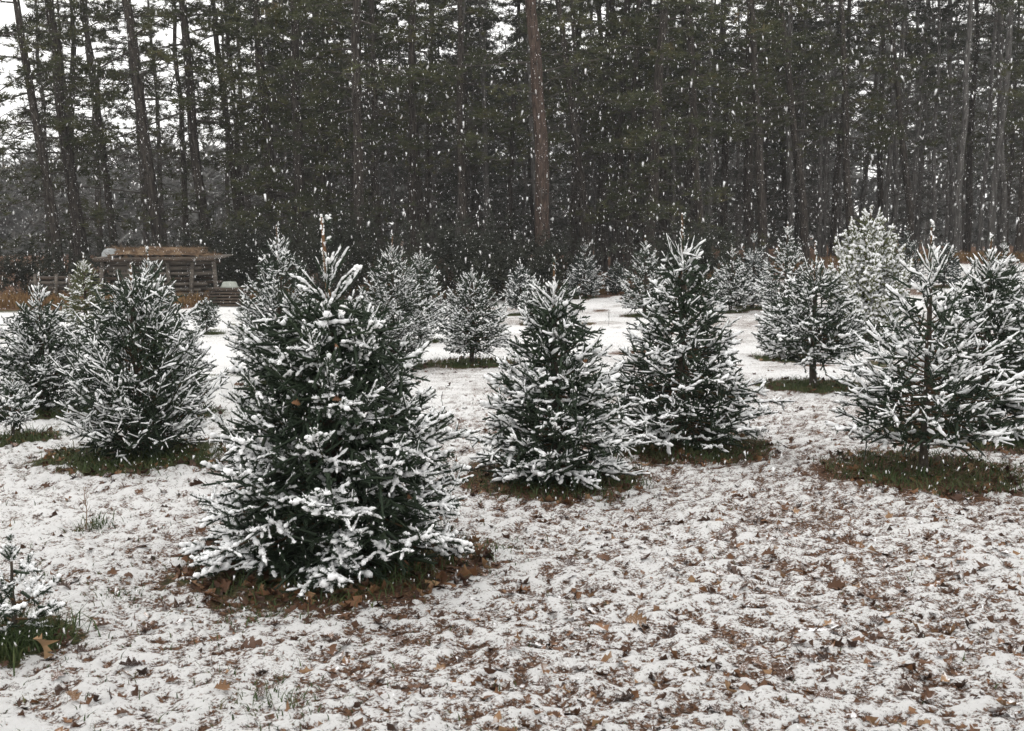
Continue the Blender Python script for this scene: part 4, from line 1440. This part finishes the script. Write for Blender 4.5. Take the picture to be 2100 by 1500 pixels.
# dry grass along the edge of the woods
m = 24000
x = lr.uniform(-26, 30, m)
edge = 30.5 - 5.0 * sstep(-4, -9, x) + 7.5 * sstep(2, 16, x)
y = edge + 0.4 + np.abs(lr.normal(0, 1.6, m))
k = vnoise(x / 2.2, y / 2.2, 41) + 0.25 * sstep(-5, -9, x) > 0.36
blades('dry_grass', x[k], y[k], lr.uniform(0.15, 0.45, k.sum()), M_STRAWGRASS, 'strip of tawny dry grass along the edge of the woods', 'grass', 0.012, 0.25)

# low evergreen brush under the pines
def brush(X, Y, w, h, label):
    p = at(X, Y)
    root = thing('shrub', label, 'shrub', p, 'dark evergreen shrubs at the edge of the woods')
    fo, st = Acc(), Acc()
    n = int(180 * w * h)
    P = lr.normal(0, 1, (n, 3)) * np.array([w * 0.36, 0.4, h * 0.28]) + np.array([0, 0, h * 0.5])
    P = P[P[:, 2] > 0.05]
    n = len(P)
    M = euler_mats(lr.uniform(-.5, .5, n), lr.uniform(-.5, .5, n), lr.uniform(0, 6.28, n)) * lr.uniform(0.14, 0.24, n)[:, None, None]
    fo.stamp(TUFTS[0][0], TUFTS[0][1], None, M, P)
    for q in range(9):
        t = P[lr.integers(0, n)]
        st.tube(np.array([[t[0] * 0.3, 0, -0.05], [t[0] * 0.6, t[1] * 0.5, t[2] * 0.5], t]), [0.02, 0.012, 0.006], 4, cap=False)
    tag(fo.obj('foliage', M_PNEEDLE_D, root), None, kind='stuff')
    tag(st.obj('stems', M_DEADTWIG, root), None, kind='stuff')


brush(462, 600, 2.4, 1.7, 'dark evergreen shrub behind the crates right of the lumber pile')
brush(400, 598, 2.4, 1.5, 'dim evergreen shrub behind the lumber pile')
brush(255, 598, 2.2, 1.4, 'dim evergreen shrub behind the left end of the lumber pile')
brush(540, 604, 2.2, 1.9, 'dark evergreen shrub behind the dense frosted spruce')
brush(935, 622, 2.0, 1.9, 'dark evergreen shrub behind the rounded spruce on a grass ring')
brush(1025, 616, 1.8, 1.6, 'dark evergreen shrub left of the small grey-green far spruce')
brush(1130, 612, 1.4, 1.5, 'dark evergreen shrub left of the neat grey cone spruce')
brush(1420, 612, 2.0, 1.8, 'dark evergreen shrub behind the tall dark spruce')
brush(60, 606, 2.0, 1.3, 'dim evergreen shrub at the left edge behind the boards')
brush(700, 612, 2.0, 2.2, 'dark evergreen shrub behind the largest spruce leader')


# dead weed stalk and seedling
def weed(X, Y, h, label, seed, mat):
    rg = np.random.default_rng(seed)
    p = at(X, Y)
    a = Acc()
    st = np.array([[0, 0, -0.02], [0.01, 0, h * 0.4], [-0.005, 0.01, h * 0.75], [0.01, 0, h]])
    a.tube(st, [0.004, 0.003, 0.0025, 0.0015], 4)
    for q in range(11):
        f = rg.uniform(0.25, 0.98)
        b = np.array([np.interp(f, [0, .4, .75, 1], st[:, c]) for c in range(3)])
        d = rg.normal(0, 1, 3)
        d[2] = abs(d[2]) * 0.7 + 0.3
        d *= h * 0.28 * (1.15 - f) / np.linalg.norm(d)
        a.tube(np.array([b, b + d * 0.6, b + d + [0, 0, 0.01]]), [0.002, 0.0017, 0.001], 3, cap=False)
    o = a.obj('dead_weed', mat)
    o.location = [float(c) for c in p]
    tag(o, label, 'weed')


weed(176, 1080, 0.24, 'thin dry weed stalk rising from a small green tuft at the left', 1, M_STRAWGRASS)
weed(1248, 668, 0.30, 'tiny lone seedling in the snow between the far spruces', 2, M_DEADTWIG)
weed(906, 850, 0.22, 'thin dark twig in the snow between the foreground spruces', 3, M_DEADTWIG)

# ------------------------------------------------------------------ falling snow
def falling_snow():
    fr = np.random.default_rng(99)
    n = 86000
    y = 2.2 + 23.8 * fr.random(n) ** 1.15
    x = fr.uniform(-1, 1, n) * (0.62 * y + 1.5)
    z = fr.uniform(0.05, 1, n) * (CAM_H + 0.34 * y + 1.0)
    w = np.clip(np.exp(fr.normal(math.log(0.0015), 0.30, n)) * np.where(fr.random(n) < 0.16, 1.45, 1.0), 0.0008, 0.0031)
    h = w * fr.uniform(1.6, 3.3, n)
    base = np.array([[0.95, 0.1, 1.0], [-0.8, -0.1, 0.85], [0.1, 0.9, -0.9], [-0.1, -0.95, -1.0]])
    tris = np.array([[0, 1, 2], [1, 0, 3], [2, 3, 0], [3, 2, 1]])
    M = euler_mats(fr.normal(0, 0.22, n), fr.normal(0.08, 0.2, n), fr.uniform(0, 6.283, n)) * np.stack([w, w, h], -1)[:, None, :]
    a = Acc()
    a.stamp(base, tris, None, M, np.stack([x, y, z], -1))
    tag(a.obj('falling_snow', M_SNOW), 'countless white snowflakes falling through the air', 'snowfall', kind='stuff')


falling_snow()

# ------------------------------------------------------------------ snowy air
def haze():
    a = Acc()
    a.add(box_verts((0, 60, 11.5), (420, 260, 27.0)), None, BOX_Q)
    m = bpy.data.materials.new('snowy_air')
    m.use_nodes = True
    nt = m.node_tree
    nt.nodes.clear()
    o = nt.nodes.new('ShaderNodeOutputMaterial')
    v = nt.nodes.new('ShaderNodeVolumePrincipled')
    v.inputs['Color'].default_value = (0.92, 0.93, 0.94, 1)
    v.inputs['Density'].default_value = 0.00065
    nt.links.new(v.outputs[0], o.inputs['Volume'])
    ob = a.obj('haze', m)
    tag(ob, 'thin grey snow haze filling the air', kind='stuff')


haze()
